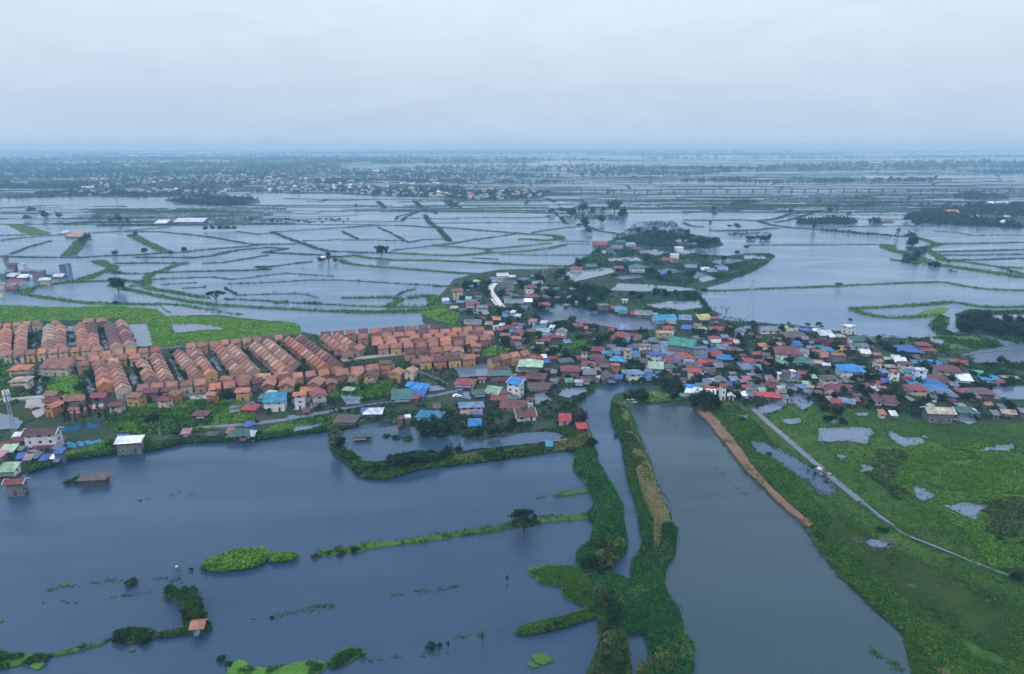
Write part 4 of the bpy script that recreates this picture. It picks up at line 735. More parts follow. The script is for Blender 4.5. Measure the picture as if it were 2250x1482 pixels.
HV = '''A|320,255,165,h,t,c,3,12;A|620,118,110,g,y,b,1,-5;A|640,162,150,g,b,e,1,-5;A|510,262,85,h,c,G;A|1010,18,180,g,w,w;A|1155,45,110,g,w,e;A|870,72,100,g,n,e;A|960,108,200,g,e,n;A|1130,132,220,g,G,w;A|1350,88,150,g,n,e;A|1500,33,150,g,G,e;A|1545,138,170,g,e,w;A|1045,185,130,g,m,e;A|1060,232,260,g,G,e,1,4
A|1450,200,190,h,r,w,2,8;A|1070,300,170,h,r,e,1,12;A|1190,335,130,h,G,e;A|1460,338,205,h,r,e;A|1700,352,150,g,n,u;A|1090,378,130,g,G,e;A|1540,462,120,g,b,b;A|1660,468,175,h,r,e,2,0;A|130,412,120,s,w,w;A|180,465,90,g,b,b;A|365,440,120,g,n,e;A|480,388,110,s,l,e;A|530,425,170,g,c,e;A|550,460,210,g,r,w,1,0
A|270,522,120,g,k,b,1,-12;A|395,555,110,h,G,b;A|690,515,170,g,e,w,2;A|800,500,100,f,e,b;A|885,688,200,h,o,b,1,0;A|700,692,110,g,r,e;A|560,742,270,g,e,b,1,0;A|1070,650,120,g,c,e,1,-30;A|1200,778,120,g,r,e;A|1110,825,165,g,r,w,1,-10;A|1300,790,90,g,n,b;A|1260,835,120,g,n,w,1;A|1160,895,90,s,b,e;A|1270,895,150,g,r,w,1,-12;A|1450,880,130,g,t,e
A|1580,825,210,h,b,e,1,-5;A|1640,872,210,g,l,e,1,-8;A|1700,940,130,g,n,e;A|1920,885,165,G,e,w,2,-15;A|1640,995,235,h,r,w,1,-6;A|1880,958,200,g,r,b;A|1205,985,170,h,t,t,2;A|1060,945,150,g,t,t;A|905,830,100,f,w,w;A|1000,800,90,s,w,e;A|2160,790,180,h,r,e;A|2060,85,120,g,e,e;A|1180,600,90,s,w,w,1,-30;A|1250,655,100,s,w,w,1,-30;A|1480,735,130,s,p,w,1,-25;A|1650,760,110,s,w,w,1,-25;A|1780,830,90,s,w,w,1,-25
B|440,530,300,h,r,w,1,-8;B|700,495,110,h,r,w;B|980,330,165,h,m,w;B|1010,400,260,h,G,e,2,0;B|950,505,170,h,r,e;B|1170,445,120,g,t,e;B|1330,478,165,h,r,b;B|1530,440,310,h,m,c,1,-10;B|1570,598,330,g,s,r;B|1450,240,370,h,l,e,2,-6;B|1560,172,150,g,R,w,1;B|1660,165,80,s,w,e;B|1780,175,140,g,r,e;B|1350,172,330,g,t,e,1,8;B|1700,238,100,s,B,e;B|1330,350,220,g,e,e;B|1990,205,220,h,G,e
B|1560,360,150,s,w,e;B|2060,330,290,h,r,e,2,0;B|1810,515,130,g,e,e;B|1900,512,140,f,d,b;B|2040,538,140,s,g,e;B|2190,555,150,f,w,e;B|650,695,220,h,G,e,1,10;B|870,688,260,s,l,e,1,-20;B|1060,690,220,h,m,e;B|960,780,240,h,r,e,1,-8;B|1150,775,180,h,G,e;B|1180,868,390,h,m,c,1,-6;B|1440,815,105,g,m,g,2,10;B|360,690,75,f,e,B,1
D|310,75,180,f,e,e,2;D|510,100,190,g,r,b;D|590,143,200,s,c,b;D|625,185,140,s,G,b;D|800,185,170,g,r,b;D|940,180,260,g,e,e,1,-10;D|1120,215,85,f,w,w;D|1260,252,340,g,c,w,1,6;D|1350,312,150,g,e,b;D|1585,268,200,s,n,e,1,-12;D|1880,262,220,s,y,b,1,8;D|2040,260,130,h,r,e,2;D|1770,372,130,g,t,b;D|1330,408,165,h,R,w,2,12;D|1610,418,165,s,B,e;D|1820,440,210,f,l,w;D|2080,420,230,h,r,e
D|110,410,165,h,o,e;D|20,340,100,h,r,e;D|430,440,120,g,R,w;D|630,418,210,s,n,B,1,0;D|560,520,335,h,r,e,1,-4;D|780,525,150,h,m,e;D|880,545,200,g,r,b;D|1330,572,170,s,n,e;D|1285,650,200,g,e,e;D|970,638,100,f,k,c,2;D|1080,612,140,s,n,e;D|680,600,110,s,n,e;D|830,592,130,g,G,b;D|640,660,130,s,g,e;D|740,705,200,h,B,e,1,-5;D|960,698,200,f,e,w,2;D|560,742,200,h,e,b;D|230,735,225,h,r,e
D|380,790,170,h,c,e,1;D|760,835,240,s,c,k;D|560,885,265,h,c,e,1,-14;D|530,812,120,s,n,e;D|240,850,180,h,r,e;D|300,925,190,G,m,c,1,10;D|100,955,220,h,r,w,1,-18;D|30,818,120,f,t,w,2;D|500,1005,170,f,o,o,2,-8;D|1010,778,200,h,m,b;D|1180,740,250,s,e,b;D|1400,775,370,s,n,b;D|1130,812,185,h,B,w,2,8;D|1340,862,200,h,r,b;D|1580,858,250,s,o,b;D|1460,935,120,s,B,e;D|1300,925,150,g,n,e
D|1640,955,170,s,n,b,1,-14;D|1840,930,185,h,R,b,1,10;D|1990,930,160,g,R,b;D|1990,778,110,s,B,e;D|2070,828,190,s,R,b;D|2200,860,250,h,b,b,1,-10;D|2160,720,190,s,n,e;D|2040,742,120,g,G,e;D|2040,570,205,h,r,e;D|2050,622,150,g,l,e;D|2200,560,120,s,n,e;D|2215,650,120,h,R,e;D|1790,580,200,f,e,e;D|1130,1008,250,s,l,e,1,-12;D|1320,1000,200,h,G,e;D|930,1035,220,h,e,b;D|440,700,130,g,e,e;D|850,680,130,h,r,e;D|1450,690,130,s,w,b
E|800,388,235,h,n,w,2,10;E|990,380,150,h,n,b;E|1030,450,210,h,b,e,1,6;E|655,405,110,s,g,b;E|390,455,245,G,s,e,1,4;E|560,480,130,s,B,e,1,-14;E|110,402,220,s,e,e,2;E|60,375,140,s,w,e;E|1725,362,210,h,R,w,2,-10;E|1780,430,150,g,w,w;E|1670,618,230,g,b,e,1,-14;E|1840,598,195,g,g,r,1,-10;E|1950,642,170,g,R,e;E|1655,700,150,s,w,e,1,-20;E|1560,745,150,g,g,e,1,10;E|1775,688,150,s,w,e,1,-20;E|1985,710,155,s,w,b,1,-14
E|2085,680,140,f,p,b;E|2170,600,105,g,R,w,3,10;E|2135,520,200,G,e,e;E|1925,552,150,s,n,e;E|1690,300,200,s,s,b;E|1940,345,180,g,s,b;E|2100,305,150,s,e,e;E|1990,390,130,s,s,b;E|1500,175,170,s,p,b;E|1360,250,120,s,m,b;E|2080,240,150,g,s,b;E|960,230,150,s,s,b;E|1180,405,110,g,G,e;E|40,520,170,s,s,b;E|230,490,80,f,w,w
F|190,312,150,G,n,u,2,-30;F|980,308,170,g,l,e;F|1030,362,335,h,s,b,1,-3;F|1190,300,145,h,B,e;F|1360,310,130,g,w,e;F|1500,365,225,s,w,e,2,-3;F|1600,410,95,s,w,e,2;F|1710,395,175,h,k,b,2;F|1865,262,180,f,w,w,2;F|2080,432,310,h,G,e,1,-4;F|1890,440,75,f,e,w,2;F|1440,482,90,f,r,r;F|1580,512,150,f,m,r;F|2000,535,230,h,G,e;F|2100,555,150,s,e,w,2
F|750,450,125,g,k,w,1,-20;F|570,535,185,h,o,b;F|810,525,130,g,a,b;F|1040,530,195,s,B,e;F|930,605,400,h,m,c,2,-16;F|1155,645,180,G,e,w,2,-18;F|815,678,110,s,o,b;F|1410,560,120,g,c,e,1,-25;F|1540,600,200,h,c,e;F|1700,622,105,g,y,w;F|1760,580,220,g,t,e;F|1390,642,200,g,t,e;F|1480,705,170,g,t,e;F|1690,700,235,f,t,e,2,-5;F|70,600,190,g,s,e,1,-25;F|200,700,120,h,r,e;F|290,770,235,h,r,e
F|510,792,235,h,r,e;F|420,668,165,g,r,e;F|640,772,110,s,e,e;F|800,792,205,h,g,c;F|880,752,150,g,l,e;F|1150,758,330,h,G,e,1,-8;F|1370,820,225,f,k,b;F|1510,842,120,g,w,e;F|1890,878,360,h,b,w,2,-8;F|2120,655,160,s,w,e;F|2050,648,90,s,k,e;F|180,848,95,s,B,e;F|270,888,200,s,n,e;F|420,890,185,s,n,w,1,-10;F|1560,1035,245,h,s,w,2,-4;F|310,1045,190,h,p,b,1,-8;F|220,1092,130,g,p,e;F|90,1072,155,s,n,e
F|890,965,140,f,e,e,3,-6;F|800,1000,90,f,w,w,2;F|990,960,90,f,w,w,2;F|1140,970,155,g,r,b;F|1080,1035,95,s,B,e;F|1320,1040,95,s,l,e;F|60,450,120,h,R,e;F|130,500,95,s,w,e;F|15,515,80,h,R,e;F|1310,520,110,s,e,e;F|640,1050,110,s,e,e;F|470,1040,110,s,s,b;F|1440,330,90,s,s,b;F|1900,600,130,s,e,b;F|580,620,90,s,k,e
H|285,478,155,g,r,e,1,-10;H|350,530,160,g,e,e;H|470,480,220,h,G,e;H|520,540,115,s,l,e;H|490,585,170,h,R,e;H|680,600,240,h,R,e,1,-12;H|710,460,205,h,m,e;H|810,548,170,g,e,e;H|880,450,130,h,c,e;H|960,382,130,h,G,e,2;H|980,510,140,g,e,e;H|1110,470,195,g,n,w;H|1280,480,90,g,k,w,1,-30;H|1220,420,165,g,l,e;H|1170,352,110,h,r,e;H|630,372,120,s,e,e;H|690,395,110,s,t,e;H|1600,500,215,G,r,u,1,-25;H|1800,480,300,h,r,p,1,-16
H|1830,690,245,g,n,e,1,-28;H|1665,715,165,s,r,r,1,-20;H|2125,450,170,h,r,w;H|1845,390,175,s,e,e;H|245,602,95,s,w,e;H|345,610,90,s,e,e;H|50,612,115,G,w,w,1,-14;H|15,450,70,s,B,e;H|140,555,110,g,p,e;H|1080,400,90,s,s,b;H|2225,590,110,g,m,e;H|1400,480,120,s,t,e
J|520,430,335,h,B,b,1,-16;J|735,370,195,h,r,t,2,-8;J|795,440,215,h,t,q,1,-6;J|200,590,130,g,l,e;J|330,580,135,s,w,e,1,-15;J|395,622,180,s,w,e,1,-15;J|480,655,185,h,m,w,2,-8;J|240,700,155,h,k,b;J|865,640,255,h,b,b,1,-12;J|1030,610,180,g,G,e;J|1205,618,150,h,R,e;J|1330,640,120,g,R,e;J|1110,725,330,h,m,c,2,-14;J|540,775,170,h,c,w,2,-6;J|690,770,190,f,w,u,3,-6;J|310,795,155,f,t,w,3,-8;J|470,885,115,g,r,e;J|850,940,370,h,b,e,1,-8
J|950,868,330,h,m,e;J|1050,925,205,h,m,e;J|570,968,170,g,c,e;J|640,1012,280,h,r,c,2,-4;J|1000,1070,370,h,n,e,1,-12;J|1450,780,155,h,m,e;J|1560,790,125,g,g,e;J|1400,828,200,g,b,e;J|1340,885,235,s,w,e,1,-14;J|1740,868,270,h,c,e,1,-14;J|1960,862,120,h,k,e;J|2095,868,125,h,k,e;J|1345,1062,205,h,r,e;J|1440,1095,120,g,G,e;J|1610,1062,300,h,s,r,1,-6;J|180,932,135,s,B,e;J|60,945,110,g,R,e;J|35,525,120,g,p,e;J|60,625,130,g,t,w,2;J|610,650,100,s,c,e;J|150,790,130,s,n,e
K|170,560,340,h,m,w,1,-14;K|140,445,155,s,p,e;K|60,402,105,s,e,e;K|870,688,90,G,l,k;K|1390,735,280,h,G,e,1,-10;K|1490,780,95,s,w,w;K|2000,770,205,g,k,e;K|1820,802,120,s,e,e;K|120,792,85,s,o,w;K|290,812,95,s,w,e;K|2235,770,70,s,e,e;K|30,440,110,s,w,e
P|690,515,255,s,E,b,1,-4;P|320,438,225,g,m,e;P|270,398,135,s,w,e;P|130,605,235,s,l,e,1,5;P|345,585,115,g,g,e;P|330,720,135,s,B,e;P|560,712,130,s,n,e;P|690,748,115,s,B,e;P|920,638,155,s,B,e,2,5;P|900,568,150,s,e,e;P|130,895,280,s,l,w,1,5;P|60,550,70,s,r,e;P|1880,430,175,s,B,e;P|840,720,90,s,w,e;P|440,740,90,s,k,e;P|950,440,70,g,o,e;P|30,690,80,s,p,e
Q|310,240,340,s,c,w,2,8;Q|690,165,185,h,o,w,3,10;Q|985,155,230,G,r,c,2,20;Q|780,285,140,s,t,e,1,5;Q|820,90,220,g,o,w,1,10;Q|1690,440,110,s,B,e;Q|1830,420,285,h,w,e,1,4;Q|800,435,95,s,m,e;Q|1420,530,340,h,s,w,1,-4;Q|130,225,140,s,G,e;Q|10,385,80,s,R,e
T|280,40,115,s,b,e,1,-20;T|335,15,180,g,b,e,1,-15;T|390,95,175,s,b,e,1,-20;T|480,70,205,s,b,e,1,-20;T|310,125,120,s,b,e,1,-15;T|430,180,195,s,B,e,1,-10;T|170,190,345,s,G,e,1,8;T|390,228,85,s,r,r;T|1290,625,225,s,b,e,1,5;T|250,540,110,f,w,b,2;T|150,560,100,f,t,b,2;T|700,370,130,s,s,b
U|690,538,180,s,R,b,1,8;V|630,480,155,s,p,e,1,6;V|860,180,225,h,m,b;V|1615,90,230,h,R,e;V|1380,112,170,f,e,w;V|1050,500,170,g,s,b;V|1305,470,120,s,t,b;V|1460,470,330,h,G,b,1,8;V|1570,520,160,G,G,b;V|1600,370,90,s,B,e;V|1640,515,70,s,w,w
W|180,140,130,g,m,e,2;W|340,150,110,f,w,w,2;W|415,230,150,h,e,e;W|600,255,170,f,e,e,3;W|830,280,180,h,n,e;W|930,312,165,g,w,e;W|590,315,200,s,w,w;W|705,370,160,g,w,c,2;W|360,330,150,s,w,e;W|190,312,170,s,w,e;W|260,400,230,g,r,w,1;W|170,470,170,s,e,e;W|190,512,160,g,r,e;W|40,300,90,f,n,e,2;W|965,165,95,f,d,e,3;W|1050,150,80,f,n,n,4;W|35,440,90,g,k,c,2;W|170,240,150,g,e,e;W|80,25,70,f,m,e,2;W|20,560,60,g,e,k,2
M|80,440,130,h,r,w;M|240,412,120,g,G,e;M|340,172,155,g,r,e;M|560,150,105,g,G,e;M|680,182,105,s,n,w;M|760,225,100,h,r,e;M|745,420,160,h,G,w,2;M|550,432,110,h,r,e;M|1080,345,110,g,r,e;M|1155,370,90,h,r,e;M|1160,298,100,f,w,w,2;M|1340,420,130,g,n,e;M|1050,500,95,s,B,e;M|1670,420,115,h,b,e;M|1690,452,120,s,n,e;M|1210,222,95,f,w,w,2;M|1560,470,120,s,e,e;M|615,792,70,g,l,w;M|530,215,130,s,e,e;M|450,235,90,f,e,e,2;M|830,270,110,s,e,e;M|1500,455,100,s,w,e
X|200,470,45,h,w,c,1;X|425,630,55,s,w,w,1;X|1070,562,80,s,w,e,1,0;X|510,645,130,s,a,e;X|1255,552,195,s,w,B,1,0;X|2130,795,35,s,w,e;X|565,488,26,f,w,w,1;Y|600,282,40,f,w,w,2;Y|235,225,50,h,w,w,2;Z|1760,492,105,g,o,e,1,0;Z|2090,438,140,s,w,w,1,0;Z|2130,525,40,g,w,e;Z|2070,500,40,f,c,e,2;Z|1940,525,50,h,w,e;Z|2125,560,50,G,w,w,2;Z|2040,560,60,g,w,e;Z|2030,405,30,f,c,e,3;Z|1100,192,60,f,k,c,3'''
def parse(txt, **kw):
    for s in txt.replace('\n', ';').split(';'):
        t, q = s.split('|'); q = q.split(',')
        house(t, float(q[0]), float(q[1]), float(q[2]), q[3], q[4], q[5], int(q[6]) if len(q) > 6 else 1, float(q[7]) if len(q) > 7 else None, **kw)
parse(HS, name='townhouse', cat='house'); parse(HV)
# named buildings
house('P', 650, 320, 480, 'g', 'm', 'w', 3, 8, dr=.5, name='villa', cat='villa', label='large white villa with a long purple maroon roof beside the cell tower', trim=True, awn='m')
house('P', 2000, 470, 390, 's', 'w', 'e', 2, 9, dr=.4, name='waterside_house', cat='house', label='unfinished grey concrete house with white sloping roof on the lake shore', trim=True)
house('P', 240, 1095, 285, 'g', 'r', 'e', 2, 8, dr=.62, name='stilt_house', cat='house', label='red roofed grey house with white gable parapets standing over the lake', trim=True)
house('P', 1450, 1020, 385, 'h', 's', 'b', 1, 8, dr=.5, name='abandoned_hut', cat='hut', label='abandoned dark brown hut sunk in the lake beside a green islet', ov=.9, wins=1, pitch=.3)
house('B', 1215, 548, 250, 's', 'b', 'w', 3, -28, dr=.7, name='tall_house', cat='house', label='tall white house with one bright blue sloping roof', trim=True)
house('B', 530, 890, 380, 'h', 'n', 'p', 2, 6, dr=.55, name='pink_house', cat='house', label='pink two-storey house with steel blue hipped roof and verandah', awn='n')
house('B', 1370, 1040, 330, 's', 'm', 'w', 1, 10, dr=.6, name='parapet_house', cat='house', label='low white house with maroon roof framed by white parapets', trim=True)
house('D', 1250, 500, 250, 'f', 'k', 'y', 2, -4, dr=.7, name='flat_roofed_house', cat='house', label='cream flat roofed block beside the flooded inlet')
house('D', 1560, 625, 400, 'g', 'E', 'e', 2, -28, dr=.85, name='sports_hall', cat='hall', label='big hall under a wide emerald green gabled roof in the village', h=7.5)
house('D', 700, 770, 150, 'f', 'k', 'c', 3, -5, name='concrete_house', cat='house', label='cream three-storey concrete house beside turquoise awnings in the dense village')
house('D', 1820, 735, 240, 'f', 'n', 'n', 3, -6, dr=.8, name='apartment_block', cat='apartment block', label='blue grey three-storey concrete block beside the emerald green hall')
house('A', 1190, 440, 290, 's', 'e', 'e', 2, 0, dr=.45, name='river_shophouse', cat='building', label='long grey two-storey building with many windows on the flooded inlet', trim=True)
house('A', 1410, 425, 140, 's', 'w', 'e', 2, 0, dr=.8, name='river_shophouse', cat='building', label='grey building end with white sheet roof on the flooded inlet')
house('F', 640, 300, 350, 's', 'e', 'w', 1, 4, dr=.35, name='school_building', cat='school', label='long low white school building with grey roof at the village edge')
house('F', 860, 282, 145, 's', 'y', 'w', 1, 4, dr=.8, name='school_annex', cat='school', label='white school annex with pale yellow roof at the end of the long school')
house('K', 970, 745, 385, 'g', 'k', 'e', 2, -6, dr=.62, name='weathered_barn', cat='barn', label='old two-storey barn with rust streaked striped roof on the meadow edge', trim=True)
house('U', 430, 410, 205, 's', 'R', 'w', 1, -6, dr=.9, name='boat_shed', cat='shed', label='white walled shed with bright red roof on the canal bank')
house('U', 190, 812, 90, 's', 'c', 'b', 1, 0, dr=.6, name='fishing_hut', cat='hut', label='tiny turquoise roofed hut on the dry grass dike')
house('Q', 1660, 800, 270, 'h', 'G', 'b', 1, 6, dr=.5, name='stilt_hut', cat='hut', label='dark hut with teal green roof standing in the enclosed pond', awn='e')
house('T', 600, 470, 380, 'h', 'c', 'k', 1, -10, dr=.7, name='cottage', cat='house', label='cottage with broad bright turquoise roof behind the big dark tree', ov=.9)
house('O', 436, 1369, 30, 'g', 't', 'b', 1, 8, dr=.8, name='fishing_hut', cat='hut', label='small hut with patched red and green roof on the mangrove islet', awn='G')
for t, x, y, w, lab in (('Q', 1450, 105, 190, 'open carport with pale green roof on poles in the green yard'), ('Q', 255, 155, 165, 'small open shelter with pale green roof below the orange gables')):
    px, py = TT(t, x, y); loc = G(px, py, 3.6); loc.z = .3; w = w/7.03*mpp(loc); e = empty('carport', loc, R(-18)); tag(e, lab, 'carport')
    r = MB(); r.prism([(-w*.35, 3.0), (w*.35, 3.5), (w*.35, 3.62), (-w*.35, 3.12)], -w/2, w/2); ob('roof', r.mesh('roof', RM['l']), e)
    for sx in (-1, 1):
        for sy in (-1, 1): b = MB(); b.tube((sx*w*.45, sy*w*.3, -.4), (sx*w*.45, sy*w*.3, 3.05), .07); ob('post', b.mesh('post', STEEL), e)
# rusty stripes on the barn roof: real sheets laid on it
# ================================================================ TREES
TR = '''O|475,662,36,rain,d;O|261,640,40,broad,d;O|255,672,15,broad,d;O|253,563,17,broad,d;O|318,560,20,broad,d;O|298,519,13,broad,d;O|405,557,18,broad,d;O|375,557,12,shrub,d;O|190,532,22,broad,d;O|180,535,16,broad,d;O|838,562,28,broad,d;O|705,578,16,broad,d;O|722,577,18,tall,d;O|738,578,14,broad,d;O|667,597,9,bare,b;O|603,648,8,bare,b
O|452,508,14,broad,d;O|468,508,15,broad,d;O|485,508,17,broad,d;O|500,508,16,broad,d;O|515,507,12,broad,d;O|262,492,24,broad,d;O|245,490,15,broad,d;O|282,490,14,broad,d;O|215,484,14,rain,d;O|510,476,12,rain,d;O|783,460,8,tall,d;O|100,480,22,broad,d;O|70,470,20,broad,d;O|130,482,18,broad,d;O|60,486,16,broad,d
O|1212,472,18,broad,d;O|1235,470,20,broad,d;O|1256,477,24,broad,d;O|1280,467,26,broad,d;O|1302,472,18,broad,d;O|1350,468,34,broad,d;O|1368,479,24,broad,d;O|1326,468,14,broad,d;O|1286,500,24,broad,d;O|1296,515,18,broad,d;O|1321,491,21,broad,d;O|1272,496,12,shrub,d;O|1541,545,26,broad,d;O|1570,541,24,broad,d;O|1556,538,18,broad,d;O|1513,528,20,broad,d;O|1526,536,16,broad,d
O|1650,527,20,shrub,d;O|1680,528,26,shrub,d;O|1664,522,12,shrub,d;O|1690,526,15,broad,d;O|1621,504,18,broad,d;O|1602,502,12,rain,d;O|1560,498,11,tall,d;O|2003,545,32,broad,d;O|2000,526,20,broad,d;O|1972,521,14,tall,d;O|1787,507,17,tall,d;O|1823,470,18,broad,d;O|1838,468,14,tall,d;O|1865,470,13,shrub,d;O|1736,472,15,broad,d;O|2053,586,28,shrub,d;O|2003,574,20,shrub,d;O|2014,572,16,tall,d;O|1990,575,14,shrub,d;O|2083,582,9,tall,d;O|2220,604,8,tall,d;O|1568,465,14,broad,d;O|1610,455,11,broad,d
O|1842,633,17,rain,d;O|1517,615,28,broad,d;O|1640,549,14,broad,d;O|1620,556,14,shrub,d;O|1270,588,22,broad,d;O|1548,640,16,shrub,d;O|1595,692,18,bare,b;O|1570,688,14,bare,b;O|1585,684,10,bare,b
O|1152,1166,68,rain,d;O|738,990,34,tall,y;O|748,985,30,broad,d;O|775,1012,26,broad,m;O|790,1036,34,shrub,m;O|820,1036,40,shrub,d;O|845,1034,30,shrub,m;O|865,1030,44,rain,d;O|890,1026,46,rain,d;O|918,1022,44,rain,d;O|945,1017,42,rain,d;O|966,1012,36,rain,d;O|982,1004,30,broad,d;O|1008,998,22,broad,d;O|1072,1004,40,shrub,m;O|1094,1003,44,shrub,m;O|1132,998,28,shrub,d;O|1150,994,30,shrub,y;O|1178,990,34,shrub,y;O|1200,986,18,shrub,m;O|1220,978,20,shrub,m;O|1300,984,26,broad,d
O|952,962,62,broad,d;O|930,955,40,broad,d;O|975,955,40,broad,d;O|1004,945,18,tall,y;O|1083,962,38,broad,d;O|1030,962,26,broad,y;O|1052,958,28,broad,d;O|1110,950,22,palm,m;O|1095,946,16,broad,d;O|1128,938,22,broad,d;O|1122,920,20,palm,m;O|1150,915,22,palm,m;O|1275,930,44,broad,b;O|895,968,26,shrub,y;O|870,966,22,shrub,m;O|850,962,18,shrub,y;O|1005,900,16,broad,d;O|990,915,16,broad,d
O|1333,1250,60,broad,y;O|1295,1255,48,broad,d;O|1350,1215,44,broad,y;O|1322,1210,36,broad,m;O|1318,1262,28,broad,d;O|1342,1395,52,tall,d;O|1340,1345,48,broad,y;O|1325,1330,30,broad,y;O|1345,1440,56,broad,y;O|1350,1478,58,broad,m;O|1322,1482,36,shrub,m;O|1411,1490,42,broad,y;O|1458,1478,56,broad,y;O|1445,1450,36,broad,b;O|1290,1310,22,shrub,m;O|1305,1345,24,shrub,d;O|1225,1376,26,shrub,d;O|1200,1384,22,shrub,d;O|1180,1388,16,shrub,d;O|1160,1391,14,shrub,d;O|1142,1394,12,shrub,d
O|265,1406,40,shrub,d;O|315,1408,38,shrub,d;O|287,1283,30,shrub,m;O|420,1253,12,shrub,d;O|448,1250,22,shrub,m;O|600,1232,16,shrub,d;O|692,1224,18,shrub,b;O|722,1217,14,shrub,b;O|748,1217,22,shrub,b;O|780,1211,20,shrub,d;O|375,1305,24,broad,m;O|390,1318,26,broad,m;O|412,1312,28,broad,m;O|428,1308,22,broad,y;O|420,1335,34,broad,m;O|436,1345,30,broad,m;O|414,1352,32,broad,m;O|432,1368,30,broad,m;O|410,1366,26,broad,d;O|446,1362,22,broad,m;O|487,1450,20,shrub,d;O|503,1462,18,shrub,d;O|180,1423,18,shrub,y;O|945,1423,26,shrub,d;O|965,1420,14,shrub,d;O|985,1424,8,tall,d;O|1060,1411,7,tall,d;O|1114,1277,7,tall,d;O|975,1302,8,bare,b;O|364,1290,5,bare,b;O|735,1462,22,shrub,y;O|760,1447,26,shrub,m;O|170,1058,26,shrub,m;O|150,1062,20,shrub,m;O|174,1048,8,palm,d;O|597,1358,9,shrub,d
O|1548,905,60,broad,d;O|1528,900,36,broad,d;O|1570,900,34,broad,d;O|1413,883,34,broad,d;O|1395,882,30,broad,b;O|1378,882,22,broad,d;O|1470,868,36,broad,d;O|1490,862,30,broad,d;O|1455,862,24,tall,d;O|1480,880,26,broad,d;O|1420,835,20,broad,d;O|1395,842,24,shrub,m
O|145,938,11,tall,d;O|155,939,14,tall,d;O|170,940,9,tall,d;O|187,942,12,tall,d;O|203,935,16,tall,d;O|222,932,14,tall,d;O|236,934,9,tall,d;O|255,940,10,tall,y;O|340,928,26,broad,d;O|325,932,18,broad,d;O|265,948,12,broad,d
O|1940,1168,24,shrub,d;O|2235,1280,30,broad,d;O|1790,1030,18,shrub,b;O|1815,1062,12,shrub,b;O|1840,915,24,broad,d;O|1825,925,30,shrub,d;O|1850,930,26,shrub,d'''
for s in TR.replace('\n', ';').split(';'):
    t, q = s.split('|'); x, y, w, k, c = q.split(','); px, py = TT(t, float(x), float(y)); w = float(w)
    hs = {'tall': 1.05, 'shrub': 1.0, 'rain': .85}.get(k, 1.0)
    if k == 'tall': hs = 1.75 if (930 < py < 945 and px < 260) else (.5 if py < 640 else (.75 if py < 1300 else .8))
    if k == 'broad' and py > 1300: hs = 1.2
    tree(px, py, w, k, c, hs)
